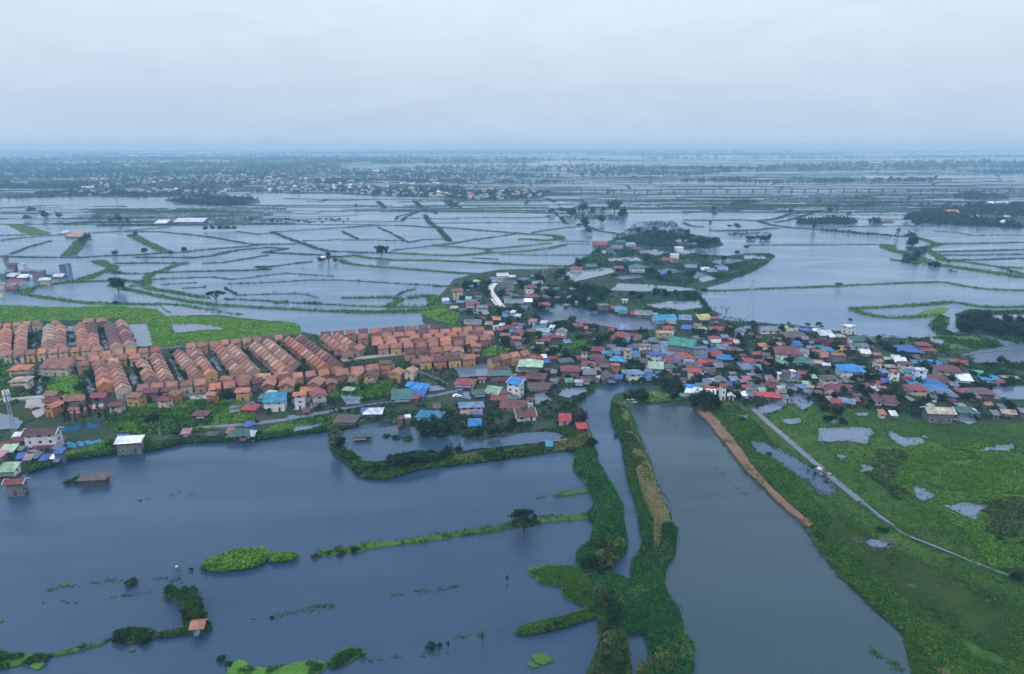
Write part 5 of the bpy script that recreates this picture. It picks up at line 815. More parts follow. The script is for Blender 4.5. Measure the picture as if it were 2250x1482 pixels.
# trees between the houses (tile coordinates of their crowns' feet)
TV = '''A|300,190,90;A|470,210,100;A|820,160,80;A|560,230,60;A|1360,730,110;A|1260,740,90;A|480,640,110;A|110,520,80;A|60,420,70;A|2090,770,150;A|1000,720,80;A|1800,520,70;A|650,380,70;A|730,780,60;A|420,820,80;B|470,640,120;B|840,800,120;B|760,760,110;B|1310,700,170;B|1420,720,110;B|1800,460,110;B|1760,400,90;B|900,860,90;B|1130,930,110;B|700,1030,90;B|600,1040,110;B|1700,900,120;B|1640,930,120;B|1560,960,110;B|1850,870,100;B|1950,850,90;B|2150,800,90;B|480,150,110;B|430,110,90;B|1500,760,80
D|750,1010,160;D|380,640,140;D|210,640,130;D|110,700,120;D|290,690,110;D|1170,690,80;D|2190,1020,120;D|330,1040,90;E|1330,600,200;E|1260,610,120;E|1430,560,110;E|1380,680,120;E|1500,520,90;E|900,560,110;E|300,400,110;E|2200,420,110;F|240,600,170;F|150,560,120;F|640,740,170;F|1960,800,170;F|2060,820,170;F|2130,800,120;F|700,980,180;F|580,970,150;F|40,960,150;F|1620,930,120;F|1180,590,110;F|1760,1020,150;F|1980,1090,180;F|2140,980,130;F|90,270,140;F|30,270,100;F|370,240,110;F|930,240,70;F|1230,270,90;F|1390,270,120;F|1440,290,80;F|1890,190,80;F|300,430,90;F|400,440,70;F|1690,960,110;F|450,400,80
H|1430,720,150;H|1560,700,130;H|1480,880,180;H|1600,870,150;H|1350,660,100;H|1200,870,60;H|2120,600,110;H|1960,340,110;J|200,460,170;J|120,420,120;J|280,510,140;J|560,470,100;J|60,330,110;J|620,900,130;J|1040,870,110;J|880,810,110;J|1250,730,110;J|1540,1010,150;J|1190,950,100;J|1890,680,150;J|1780,740,130;J|1690,720,110;J|2050,1010,160;J|340,1080,200;J|440,1060,120;J|2000,700,120;J|700,320,70;J|1290,1000,80;J|1450,1000,90
K|300,520,200;K|400,600,180;K|520,640,170;K|640,660,150;K|860,610,160;K|760,660,130;K|1340,600,150;K|1480,640,170;K|1620,690,130;K|1200,800,90;K|1130,860,70;K|700,820,100;K|600,870,90;K|1900,860,90;K|2050,850,110;K|2190,800,90;K|100,680,90;Q|230,500,120;Q|540,330,120;Q|70,830,120;Q|30,600,100;Q|1330,480,110;Q|1450,480,100;Q|1000,430,120;Q|1660,130,100;T|420,640,110;T|1560,640,120;T|1180,740,100;T|1370,730,120;T|960,620,90;T|1700,650,110;T|820,480,90;T|1030,620,90;T|1880,640,90;T|2000,640,90;T|1320,230,100;V|1750,560,130;V|1850,190,110;V|110,330,130;V|470,560,110;V|380,560,90;V|1720,360,100;V|1240,540,70;V|1700,630,90
P|250,660,110;P|1690,580,130;P|1760,610,110;P|200,800,90;P|1100,700,80;P|530,560,70;P|30,430,70;U|560,260,120;U|400,280,120;U|200,300,110;U|300,340,90;U|100,360,90;U|480,200,90;U|640,150,80;U|720,90,90;U|840,770,90;U|1510,980,110;N|720,560,110;N|790,600,100;N|740,700,90;N|700,720,90;N|330,640,90;N|420,640,80;N|290,760,80;N|550,760,70;N|170,470,110;N|1150,500,100;N|1250,600,120;N|1370,560,110;N|1310,640,90;N|1640,600,100;N|1760,600,130;N|1830,620,110;N|2050,560,90;N|2160,560,80;N|450,300,80;N|250,270,80;N|140,180,60;N|900,200,70;N|890,290,70;N|560,410,70;N|340,300,70;N|1420,480,70;N|1880,520,80;N|1000,680,70;N|1930,790,90;N|2010,790,110;N|2090,780,100
S|60,480,90;S|120,520,110;S|330,420,80;S|310,370,60;S|440,480,80;S|490,470,90;S|200,410,90;S|690,480,90;S|850,450,90;S|870,320,70;S|1080,390,100;S|1360,390,70;S|1450,390,80;S|1890,370,110;S|1690,390,60;S|1390,610,110;S|1580,300,60;S|830,550,60;S|300,540,90;S|400,560,90;S|1100,610,60;S|780,590,50;M|180,740,160;M|80,700,150;M|260,720,140;M|340,800,130;M|60,830,150;M|150,860,150;M|420,760,130;M|700,770,120;M|780,790,110;M|960,740,110;M|1060,760,110;M|1180,770,110;M|1290,770,110;M|1380,770,90;M|620,330,90;M|860,380,110;M|960,420,90;M|900,520,110;M|1100,540,100;M|1000,590,90;M|640,460,80;M|540,500,70;M|500,560,80;M|1500,360,90;M|1700,370,80;M|1780,480,80;M|350,440,80
M|980,140,110;M|1080,150,110;M|1180,150,100;M|1260,150,110;M|1340,190,110;M|1030,100,100;M|1140,90,100;M|900,150,90;M|760,60,90;M|860,90,90;M|940,60,100;M|1300,80,90;M|1430,200,130;M|690,300,80;M|330,280,70;M|160,400,80'''
EST = '''487,792 493,806 499,818 474,782 466,772 552,792 560,803 545,778 538,770 640,790 648,802 632,778 622,764 615,756 730,775 740,786 722,764 712,755 384,790 390,803 396,818 380,778 302,812 306,825 308,838 296,800 290,792 280,830 214,808 212,822 205,835 76,740 74,755 156,735 160,752 226,728 232,745 90,728 22,742 26,758 770,772 780,764 700,806 590,818 520,835 450,840 345,842 690,818 775,742 790,752 880,745 960,742 1010,735 905,758 1000,756 820,765 940,768 860,775 1020,770'''
for s in EST.split(): x, y = s.split(','); TSPEC.append((float(x)+rnd.uniform(-2, 2), float(y)+5, rnd.uniform(9, 17), 'broad', rnd.choice('dddm'), 1.05, .3))
for s in TV.replace('\n', ';').split(';'):
    t, q = s.split('|'); x, y, w = [float(i) for i in q.split(',')]; px, py = TT(t, x, y)
    k = rnd.choices(['broad', 'broad', 'broad', 'shrub', 'palm', 'banana'], [5, 3, 3, 1.2, 1.0, .8])[0] if t not in 'MN' else 'broad'
    w2 = w/TILE[t][2]*(.95 if k == 'broad' else .75); tree(px, py, w2, k, rnd.choice('dddm') if t in 'MAD' else rnd.choice('ddmmy'), .9 if k == 'broad' else .85)
rt = random.Random(21)
HP = np.array([(h['px'], h['py']) for h in HOUSES])
V_DENSE = O('1000,640 1060,605 1240,600 1330,690 1440,740 1600,712 1750,720 1900,745 2060,790 2240,830 2240,905 2050,890 1900,890 1760,875 1690,880 1560,865 1480,830 1400,838 1300,835 1180,850 1130,800 1120,760 1060,715')
def free_spot(poly, gap, n):
    out = []; a = np.array(poly)
    for _ in range(n*60):
        x, y = rt.uniform(a[:, 0].min(), a[:, 0].max()), rt.uniform(a[:, 1].min(), a[:, 1].max())
        if len(out) >= n: break
        if not inpoly([(x, y)], poly)[0] or any(inpoly([(x, y)], w)[0] for w in WATERS+ROADS): continue
        if (np.hypot(HP[:, 0]-x, (HP[:, 1]-y)*1.6) < gap).any() or any(math.hypot(x-u, (y-v)*1.6) < gap for u, v in out): continue
        out.append((x, y))
    return out
for x, y in free_spot(V_DENSE, 12.5, 120): house('O', x, y, rt.uniform(11, 19), rt.choice('gsgsh'), rt.choice('seesmrGndsetk'), rt.choice('eebbw'), name='shed')
HP = np.array([(h['px'], h['py']) for h in HOUSES])
for x, y in free_spot(V_DENSE, 7.0, 190): tree(x, y+9, rt.uniform(15, 27), 'broad', rt.choice('ddd m'.replace(' ', '')), .95)
for x, y in free_spot(V_DENSE, 9.5, 120): tree(x, y+7, rt.uniform(11, 24), rt.choice(['broad', 'broad', 'shrub', 'palm']), rt.choice('ddm'), .9)
for i in range(34):   # the dark wood on the creek
    for _ in range(40):
        x, y = rt.uniform(2100, 2262), rt.uniform(700, 760)
        if inpoly([(x, y)], O('2102,708 2150,702 2200,712 2262,712 2262,752 2210,744 2150,738 2108,730'))[0]: break
    tree(x, y, rt.uniform(20, 32), 'broad', 'd', .9)
for i in range(22): tree(1806+i*7.6+rt.uniform(-2, 2), 507+i*.72+rt.uniform(-.5, .5), rt.uniform(6, 9), 'broad', 'd', 1.0)
for i in range(26): tree(540+i*9+rt.uniform(-4, 4), rt.uniform(482, 490), rt.uniform(5, 10), rt.choice(['broad', 'shrub']), 'd')
for i in range(30): tree(rt.uniform(1990, 2250), rt.uniform(478, 500), rt.uniform(11, 18), 'broad', 'd')
for x, y, w in ((1285,1020,20),(1305,1045,24),(1322,1075,22),(1330,1105,26),(1345,1130,24),(1338,1165,28),(1360,1180,24),(1290,1010,16),(1355,1150,18),(1318,1120,16),(1352,960,12),(1372,1000,14),(1390,1050,16),(1402,1090,16),(1440,1235,22),(1470,1210,20),(1435,1290,24),(1465,1335,26),(1480,1395,28),(1500,1450,30),(1455,1400,24),(1400,1330,20),(1630,925,18),(1660,958,20),(1690,1000,16),(1738,1070,14),(1808,1190,16),(1850,1240,18),(1905,1300,18),(1960,1360,20),(2030,1420,22)):
    tree(x, y, w, 'shrub', rt.choice('dmmy'), .9)
build_trees()
# ================================================================ GROUND COVER (stuff)
def dikegrass(name, sel, mat, per, r, h, label):
    P = []; 
    for pts, w, hh, veg, m in DIKES:
        if (m is DIKEG) != sel: continue
        for a, b in zip(pts[:-1], pts[1:]):
            d = (b-a).length; D = slant(a); k = rng.poisson(min(60, d*w*per*min(1, (420/D)**1.05)))
            if k:
                t = rng.uniform(0, 1, k); n = Vector((-(b-a).y, (b-a).x, 0)).normalized(); u = rng.uniform(-.5, .5, k)*w
                P.append(np.stack([a.x+(b-a).x*t+n.x*u, a.y+(b-a).y*t+n.y*u, np.full(k, .45)], 1))
    P = np.concatenate(P); d = np.sqrt((P**2).sum(1)+CAMH**2)/FPX
    keep = clumpy(P, .03, 1.1) > -.55; P = P[keep]; d = d[keep]
    rr = np.maximum(rng.uniform(*r, len(P))*.8, d*.95); hh = rng.uniform(*h, len(P))*(1+np.clip(clumpy(P, .02, 8.8), 0, 1)*1.4)*np.clip(d/.3, .8, 1.15)
    V, t = tufts(P, rr, hh, 6, .4); o = ob(name, bigmesh(name, V, 4, mat, t)); tag(o, label, kind='stuff')
dikegrass('dike_grass', True, LF_G, .6, (.45, 1.0), (.5, 1.3), 'long green grass growing along the pond dikes')
dikegrass('dike_scrub', False, LF_D, .6, (.5, 1.1), (.6, 1.6), 'dark scrub growing along the narrow pond dikes')
V_TOWN = O('960,700 1010,640 1060,600 1240,590 1310,545 1420,515 1580,530 1560,600 1530,640 1570,690 1700,715 1850,730 2040,745 2090,770 2280,780 2280,910 2100,930 1900,900 1740,885 1690,900 1560,880 1480,850 1400,845 1310,848 1270,900 1290,945 1190,945 1060,965 920,950 700,905 560,880 700,800 1080,790 1090,740')
scatter('village_undergrowth', [V_TOWN], 15000, (.5, 1.2), (.5, 2.2), LF_D, 7, thresh=-.15, s=.05, label='dark undergrowth between the village houses')
scatter('village_weeds', [V_TOWN], 9000, (.4, .9), (.3, 1.0), LF_G, 6, thresh=.1, s=.04, label='green weeds between the village houses')
scatter('estate_garden_plants', [O('-20,715 260,708 330,770 650,735 800,735 1090,735 1100,790 900,830 700,850 560,870 300,880 60,860 60,800 -20,790')], 6500, (.4, .9), (.4, 1.5), LF_D, 6, thresh=.05, s=.07, label='garden plants between the estate houses')
scatter('field_grass', [P_FL1, P_FL4, P_FL6, P_FL8], 9000, (.5, 1.1), (.3, .8), LF_V, 6, label='bright green grass of the fields behind the estate')
scatter('shore_grass', [P_FL2, P_FL3, P_FL5, P_FL7, P_FL9, P_FL10, P_FL11], 15000, (.35, .8), (.3, 1.2), LF_F, 6, label='rank green grass along the lake shore')
scatter('shore_scrub', [P_FL2, P_FL3, P_FL7, P_FL9, P_FL10], 4200, (.5, 1.0), (.8, 1.8), LF_M, 8, thresh=.05, s=.05, label='scrub in the shore grass')
scatter('shore_reeds', [O('60,1034 145,1006 250,990 330,978 410,962 480,964 585,955 640,948 780,932 780,940 640,957 560,968 410,972 330,990 250,997 145,1013 60,1040')], 4200, (.5, .9), (.7, 1.8), LF_M, 8, label='reeds at the edge of the lake')
scatter('pond_ring_grass', [O('722,967 745,962 760,990 800,1020 900,1004 1000,1003 1100,988 1230,975 1245,985 1180,998 1060,1015 930,1030 845,1053 800,1050 735,997'), O('1180,946 1250,938 1290,950 1304,985 1285,1000 1240,990 1250,962 1225,950')], 5200, (.4, .9), (.4, 1.4), LF_G, 7, label='grass on the dike round the enclosed pond')
scatter('meadow_grass', [P_WET], 24000, (.25, .5), (.06, .22), LF_G, 5, thresh=-.3, s=.045, label='low grass of the wet meadow')
scatter('lush_thicket', [P_LUSH], 24000, (.4, .85), (.3, 1.0), LF_F, 7, thresh=-.1, s=.05, label='lush tall grass thicket in the wet meadow')
scatter('olive_brush', [O('1930,990 2000,1000 1960,1060 1900,1040'), O('2150,1110 2300,1080 2300,1300 2230,1280 2180,1200'), O('1900,1040 1990,1080 1975,1100 1930,1060')], 5200, (.5, 1.0), (.6, 1.6), LF_Y, 8, thresh=-.2, s=.07, label='olive brush in the meadow thicket')
scatter('bank_grass', [O('1560,895 1620,890 1680,950 1720,1010 1780,1085 1830,1140 1800,1175 1760,1130 1700,1075 1655,1020 1610,960'), O('1780,1160 1830,1165 1940,1280 2060,1380 2180,1500 2110,1500 2020,1420 1900,1310 1830,1240')], 15000, (.32, .7), (.3, 1.0), LF_G, 7, thresh=-.4, s=.08, label='rank grass along the earth bank')
scatter('bank_dry_grass', [O('1780,1180 1860,1240 1960,1330 2060,1420 2130,1500 2090,1500 1990,1400 1880,1300 1800,1220'), O('2010,1355 2050,1375 2090,1420 2060,1420')], 2600, (.3, .6), (.2, .7), LF_T, 6, thresh=.15, s=.09, label='dry tussocks on the earth bank')
scatter('canal_bank_grass', [P_CW], 15000, (.4, .85), (.4, 1.4), LF_H, 7, z=.7, label='thick greenery on the left canal bank')
scatter('water_hyacinth', [O('1408,1150 1428,1160 1440,1210 1455,1152 1476,1150 1486,1162 1480,1220 1460,1246 1455,1280 1470,1320 1490,1342 1500,1390 1521,1420 1518,1500 1430,1500 1430,1440 1425,1402 1410,1386 1370,1391 1340,1385 1320,1372 1312,1340 1308,1285 1304,1260 1345,1262 1388,1278 1390,1250 1405,1215 1421,1180'), O('1345,885 1352,888 1362,930 1380,975 1396,1030 1412,1090 1436,1145 1418,1140 1405,1100 1385,1050 1378,1010 1368,970 1350,940 1340,910')], 27000, (.35, .7), (.3, .9), LF_H, 7, z=.7, label='dense water hyacinth along the central canal bank')
scatter('canal_dry_grass', [P_DRY2, P_DRY3, P_DRY4], 6500, (.25, .6), (.3, .8), LF_T, 6, z=.8, label='dry straw coloured grass on the canal banks')
scatter('canal_sedge', [P_DRY1], 2600, (.25, .6), (.2, .7), LF_Y, 6, z=.85, thresh=-.1, s=.12, label='olive sedge on the upper canal bank')
scatter('canal_bank_scrub', [O('1346,885 1360,890 1372,960 1390,1010 1395,1060 1420,1120 1432,1180 1415,1190 1400,1110 1380,1050 1366,970 1345,930')], 3200, (.4, .8), (.4, 1.3), LF_M, 7, z=.7, label='green scrub on the water side of the canal bank')
scatter('shoal_grass', [P_LM1, P_LM2], 7000, (.3, .6), (.2, .6), LF_G, 6, label='bright grass on the drowned shoal')
scatter('tree_bank_brush', [P_TD], 3000, (.4, .8), (.3, 1.1), LF_Y, 8, z=.6, label='brush under the canal bank trees')
scatter('islet_tall_grass', [P_ISL, P_ISL2], 6000, (.4, .8), (.8, 1.9), LF_F, 8, label='tall bright grass covering the islet')
scatter('islet_brush', [P_ISL3, P_ISL4, P_LIME4, P_LIME5], 4200, (.35, .7), (.3, 1.0), LF_M, 7, thresh=-.15, s=.15, label='brush on the small islets')
scatter('marsh_scrub', [P_RG1, P_RG2, P_RG3], 9000, (.5, 1.0), (.5, 1.8), LF_M, 7, thresh=-.3, label='scrub of the creek marsh')
scatter('floating_duckweed', [P_LIME1, P_LIME2, P_LIME3, P_LIME6], 2600, (.2, .45), (.03, .12), LF_L, 5, z=.15, up=1.5, label='floating bright duckweed')
# far woods and far towns: one mass each
def far_points(n, polys, lo=318):
    out = []
    A = [max(1, (max(p[0] for p in P)-min(p[0] for p in P))*(max(p[1] for p in P)-min(p[1] for p in P))) for P in polys]; tot = sum(a**.75 for a in A)
    for P, a in zip(polys, A):
        m = int(n*a**.75/tot); x0, x1 = min(p[0] for p in P), max(p[0] for p in P); y0, y1 = min(p[1] for p in P), max(p[1] for p in P)
        q = np.stack([rng.uniform(x0, x1, m*2), rng.uniform(y0, y1, m*2)], 1); q = q[inpoly(q, P)][:m]
        if len(q): out.append(q)
    return np.concatenate(out)
q = far_points(21000, FARL); P = Gn(q, 0); dist = np.hypot(P[:, 0], P[:, 1]); ok = (clumpy(P, .0035, 6.1) > -.12) & (dist > 900); P = P[ok]; dist = dist[ok]
r = rng.uniform(3.2, 7.0, len(P))*np.clip(dist/2600, .8, 2.2); P[:, 2] = .3
V, t = tufts(P, r, r*rng.uniform(1.1, 1.9, len(P)), 10, .3, .62); o = ob('distant_woods', bigmesh('distant_woods', V, 4, LF_D, t)); tag(o, 'hazy dark woods spread over the far plain', kind='stuff')
def towns(n, polys, name, label):
    q = far_points(n*3, polys); P = Gn(q, 0); ok = clumpy(P, .003, 2.4) > -.1; P = P[ok][:n]; MT = [RM[k] for k in 'werteclko']+[sm('far_wall', (.27, .27, .265)), WM['e']]
    bV, bF, mi = [], [], []
    for p in P:
        w, d, h = rnd.uniform(6, 13), rnd.uniform(6, 10), rnd.choice((3.5, 4, 6, 6.5)); a = rnd.uniform(-.4, .4); ca, sa = math.cos(a), math.sin(a); b = len(bV)
        if rnd.random() < .05: w *= 3
        for x, y, z in ((-w/2,-d/2,0),(w/2,-d/2,0),(w/2,d/2,0),(-w/2,d/2,0),(-w/2,-d/2,h),(w/2,-d/2,h),(w/2,d/2,h),(-w/2,d/2,h),(-w/2,0,h+2),(w/2,0,h+2)): bV.append((p[0]+x*ca-y*sa, p[1]+x*sa+y*ca, z))
        k = rnd.choices(range(9), [1.2, 8, 1, 4, 2, 1, .6, 4, .3])[0]; F = [((0,1,5,4), 9), ((1,2,6,9,5), 10), ((2,3,7,6), 10), ((3,0,4,8,7), 10), ((4,5,9,8), k), ((6,7,8,9), k)]
        for f, m in F: bF.append(tuple(b+i for i in f)); mi.append(m)
    m = mesh(name, bV, bF); [m.materials.append(x) for x in MT]; m.polygons.foreach_set('material_index', mi); o = ob(name, m); tag(o, label, kind='stuff')
towns(620, FARL[:4], 'distant_town', 'hazy rooftops of the far towns')

scatter('earth_bank_weeds', [EARTHP], 700, (.2, .45), (.15, .5), LF_Y, 6, z=1.1, thresh=.1, s=.12, label='sparse weeds on the bare earth bank')
scatter('grove_scrub', [O('1195,476 1240,460 1300,460 1385,468 1372,486 1300,483 1240,483'), O('1380,505 1400,490 1480,488 1500,505 1560,540 1500,548 1400,545 1340,525'), O('1990,550 2040,545 2030,560 1995,580 2075,590 2100,600 2030,585 1980,575'), O('1600,515 1690,512 1690,525 1610,522')], 3200, (1.0, 2.0), (1.5, 4.0), LF_D, 8, thresh=-.1, s=.02, label='dark scrub under the trees of the far groves')
scatter('flooded_scrub', [O('1250,592 1268,578 1300,558 1315,542 1400,515 1520,518 1576,527 1585,540 1540,546 1500,556 1600,566 1690,560 1700,564 1688,576 1655,598 1600,618 1560,630 1480,622 1400,610 1330,592'), O('1195,690 1180,660 1200,635 1250,622 1330,628 1335,645 1320,670 1300,688 1250,690'), O('1395,668 1400,648 1530,645 1555,672 1570,695 1540,702 1470,694 1420,684')], 5200, (.9, 1.8), (1.2, 3.4), LF_D, 8, thresh=-.15, s=.03, label='dark scrub of the flooded hamlets behind the village')
# plants standing in the shallow edge of the pools
P = []
for Wp in WATERS:
    if Wp[0][1] < 690: continue
    pts = outline(Wp, amp=1.3)
    for p in pts:
        for _ in range(3):
            s_ = 1.0+mpp(p)*4; P.append((p.x+rng.normal()*s_*.6, p.y+rng.normal()*s_, .5))
P = np.array(P); q = np.stack([to_px(p) for p in P]); ok = (q[:, 1] < 1500) & (q[:, 0] > -40) & (q[:, 0] < 2290)
gp = WATERS[-1]; big = [w for w in WATERS if len(w) > 30][0]; ok &= ~inpoly(q, big); P = P[ok]
d = np.sqrt((P**2).sum(1)+CAMH**2)/FPX; V, t = tufts(P, np.maximum(rng.uniform(.25, .6, len(P)), d*1.0), rng.uniform(.1, .5, len(P)), 5, .5)
tag(ob('pool_edge_plants', bigmesh('pool_edge_plants', V, 4, LF_G, t)), 'grass standing in the shallow edges of the flooded hollows', kind='stuff')

scatter('raft_brush', [P_LIME2], 500, (.3, .6), (.2, .7), LF_M, 6, thresh=.05, s=.12, label='brush rooted in the bright weed raft')
# weed and drift floating on the lake in loose lines
P = []
for x0, y0, x1, y1, n in ((600,1352,740,1325,26),(860,1306,1000,1285,14),(100,1295,260,1270,16),(700,1460,1000,1430,14),(250,1110,420,1080,10),(1180,1092,1260,1086,14),(1000,1400,1120,1380,10),(60,1330,330,1300,14),(330,1268,400,1272,8),(640,960,800,950,14),(1460,905,1500,960,8),(1560,1010,1640,1090,10),(1900,1420,2000,1480,18)):
    for i in range(n):
        t = rt.random(); p = G(x0+(x1-x0)*t+rt.gauss(0, 3), y0+(y1-y0)*t+rt.gauss(0, 2.5), .5)
        for k in range(rt.randint(2, 9)): P.append((p.x+rt.gauss(0, .7), p.y+rt.gauss(0, .35), .03))
P = np.array(P); P[:, 2] = np.where(P[:, 0] > 50, .38, .05); V, t = tufts(P, rng.uniform(.12, .4, len(P)), rng.uniform(.03, .16, len(P)), 5, 1.4); tag(ob('floating_weed', bigmesh('floating_weed', V, 4, LF_M, t)), 'scraps of weed drifting in loose lines on the flood', kind='stuff')

scatter('canal_bank_mixed_weeds', [P_CW, O('1408,1150 1440,1200 1476,1150 1486,1162 1480,1220 1460,1246 1455,1280 1470,1320 1490,1342 1500,1390 1521,1420 1518,1500 1430,1500 1425,1402 1340,1385 1312,1340 1304,1260 1388,1278 1390,1250 1421,1180')], 5200, (.35, .8), (.4, 1.2), LF_Y, 7, z=.75, thresh=.22, s=.075, label='olive and yellowing weeds in patches on the canal banks')
scatter('meadow_sedge', [P_WET, P_LUSH], 7000, (.3, .6), (.15, .5), LF_Y, 5, thresh=.25, s=.03, label='yellowing sedge in patches over the wet meadow')
# ================================================================ SINGLE OBJECTS
def lattice(name, px, pyb, pyt, label, cat='pylon', arms=3, legs=.16, antennas=False):
    b = G(px, pyb, .2); H = max(8, (pyb-pyt)*mpp(b)/math.cos(math.atan2(CAMH, b.y))*1.02); e = empty(name, b, rnd.uniform(-.3, .5)); tag(e, label, cat)
    wb, wt = H*.085*(.42 if antennas else 1), H*.02; th = max(.07, mpp(b)*(.10 if antennas else .18)); k = 7; m = MB()
    zs = [H*(i/k)**.85 for i in range(k+1)]; W = [wb+(wt-wb)*z/H for z in zs]
    cn = ((-1,-1),(1,-1),(1,1),(-1,1))
    for c in cn:
        q = MB()
        for i in range(k): q.tube((c[0]*W[i], c[1]*W[i], zs[i]-(1 if i == 0 else 0)), (c[0]*W[i+1], c[1]*W[i+1], zs[i+1]), th, n=4)
        ob('leg', q.mesh('leg', STEEL), e)
    for i in range(k):
        for j in range(4):
            a, c = cn[j], cn[(j+1) % 4]; m.tube((a[0]*W[i], a[1]*W[i], zs[i]), (c[0]*W[i+1], c[1]*W[i+1], zs[i+1]), th*.6, n=3); m.tube((c[0]*W[i], c[1]*W[i], zs[i]), (a[0]*W[i+1], a[1]*W[i+1], zs[i+1]), th*.6, n=3)
            m.tube((a[0]*W[i+1], a[1]*W[i+1], zs[i+1]), (c[0]*W[i+1], c[1]*W[i+1], zs[i+1]), th*.6, n=3)
    ob('bracing', m.mesh('bracing', STEEL), e)
    if antennas:
        for z in (.82, .92):
            for a in range(6):
                q = MB(); x, y = math.cos(a*1.047)*H*.055, math.sin(a*1.047)*H*.055; q.tube((0, 0, H*z), (x, y, H*z), th*.6, n=3); q.box(x-.2, x+.2, y-.15, y+.15, H*z-1.3, H*z+1.6); ob('antenna', q.mesh('antenna', TRIM), e)
    else:
        for i in range(arms):
            z = H*(.97-i*.12); ln = H*(.14+.02*i); q = MB()
            for s in (-1, 1): q.tube((0, 0, z), (s*ln, 0, z-.02*H), th*.7, n=3); q.tube((0, 0, z-.06*H), (s*ln, 0, z-.02*H), th*.6, n=3)
            ob('crossarm', q.mesh('crossarm', STEEL), e)
lattice('pylon', 1648, 693, 617, 'steel lattice pylon standing in the big pond beyond the yellow roof')
lattice('pylon', 890, 551, 513, 'small hazy pylon on the dike between middle distance ponds')
lattice('pylon', 1197, 600, 546, 'thin pylon in the pond behind the curved concrete road')
lattice('pylon', 258, 450, 430, 'tiny faint pylon in the far lake at left')
lattice('cell_tower', 33, 958, 862, 'tall lattice cell tower with antennas beside the white villa', 'cell tower', antennas=True)
def pole(px, pyb, pyt, label, kind='utility_pole', arm=True, cat='pole', mat=None):
    b = G(px, pyb, .2); H = max(3, (pyb-pyt)*mpp(b)/math.cos(math.atan2(CAMH, b.y))); e = empty(kind, b, rnd.uniform(-.5, .5)); tag(e, label, cat); q = MB(); q.tube((0, 0, -.6), (0, 0, H), max(.12, mpp(b)*.28), max(.08, mpp(b)*.2)); ob('post', q.mesh('post', mat or STEEL), e)
    if arm: q = MB(); q.box(-1.1, 1.1, -.08, .08, H-.9, H-.72); ob('crossarm', q.mesh('crossarm', mat or BARK), e)
PL = [(1169, 700, 676, 'dark post in the flooded inlet behind the long grey building', False), (666, 912, 880, 'grey pole between the green roofed shed and the orange house', True), (671, 912, 884, 'thin grey pole right beside the taller one by the green shed', False), (771, 895, 863, 'pole in the flooded yard near the pale green carport', True),
      (474, 941, 907, 'tallest of the grey poles near the pink roofed shack', True), (479, 938, 912, 'slim grey pole close behind the tallest by the pink shack', False), (498, 940, 921, 'short pole behind the dark green shanty', False), (353, 957, 937, 'pole on the shore beside the white roofed concrete house', True), (351, 957, 940, 'lean pole next to the shore pole', False),
      (175, 826, 795, 'pole at the corner of the green garden', True), (251, 880, 848, 'pole in front of the red roofed estate row', True), (408, 868, 835, 'pole behind the orange gabled house', True), (929, 815, 793, 'pole in the green yard below the canal wall', True), (951, 828, 808, 'pole beside the walled pond', True),
      (2188, 860, 838, 'post in the flood beside the brown house', False), (1702, 786, 768, 'pole before the big maroon roof', True), (1360, 712, 690, 'thin pole beside the flooded inlet houses', False), (1852, 912, 895, 'pole in the meadow beside the barn yard', True), (1395, 770, 735, 'pole beside the white gable in the dense village', True), (1015, 880, 858, 'pole behind the pink house', True)]
for x, y0, y1, lab, arm in PL: pole(x, y0, y1, lab, arm=arm)
# H-frame towers over the creek pond
b = G(2038, 732, .1); e = empty('twin_pole_tower', b); tag(e, 'twin tall poles with cross ties standing in the creek pond', 'pylon')
for s in (-1, 1): q = MB(); q.tube((s*1.5, 0, -.5), (s*1.5, 0, 17), .17, .12); ob('post', q.mesh('post', STEEL), e)
q = MB(); q.box(-3.2, 3.2, -.1, .1, 15.2, 15.45); q.tube((-1.5, 0, 9), (1.5, 0, 13), .07, n=4); q.tube((1.5, 0, 9), (-1.5, 0, 13), .07, n=4); ob('crossarm', q.mesh('crossarm', STEEL), e)
# fish trap stakes in the lake
b = G(390, 1262, 0); e = empty('fish_stake', b); tag(e, 'cluster of mooring stakes with a white float in the lake', 'stake frame')
for x, y in ((-.9, 0), (-.2, .4), (.5, -.1), (.9, .3)): q = MB(); q.tube((x, y, -.8), (x+.05, y, 2.2), .06, n=5); ob('stake', q.mesh('stake', BARK), e)
q = MB(); q.box(-1.0, 1.0, -.02, .3, 1.2, 1.28); ob('crossbar', q.mesh('crossbar', BARK), e); q = MB(); q.box(-.35, .25, .05, .35, 2.2, 2.6); ob('float', q.mesh('float', TRIM), e)
# elevated highway far off
a, c = G(1190, 424, 0), G(2330, 421, 0); d = c-a; n = 41; e = empty('elevated_highway', a, math.atan2(d.y, d.x)); tag(e, 'long elevated highway on pale piers crossing the far ponds', 'highway'); Ln = d.length
q = MB(); q.box(-40, Ln+40, -9, 9, 6.9, 7.9); q.box(-40, Ln+40, -9.3, -9.003, 7.7, 8.6); q.box(-40, Ln+40, 9.003, 9.3, 7.7, 8.6); ob('deck', q.mesh('deck', ROADM), e); pm = None
for i in range(n):
    if pm is None: q = MB(); q.box(-1.2, 1.2, -6, 6, 5.7, 6.9); q.box(-1, 1, -2.2, 2.2, -.5, 5.7); pm = q.mesh('pier', ROADM)
    ob('pier', pm, e, (Ln*i/(n-1), 0, 0))
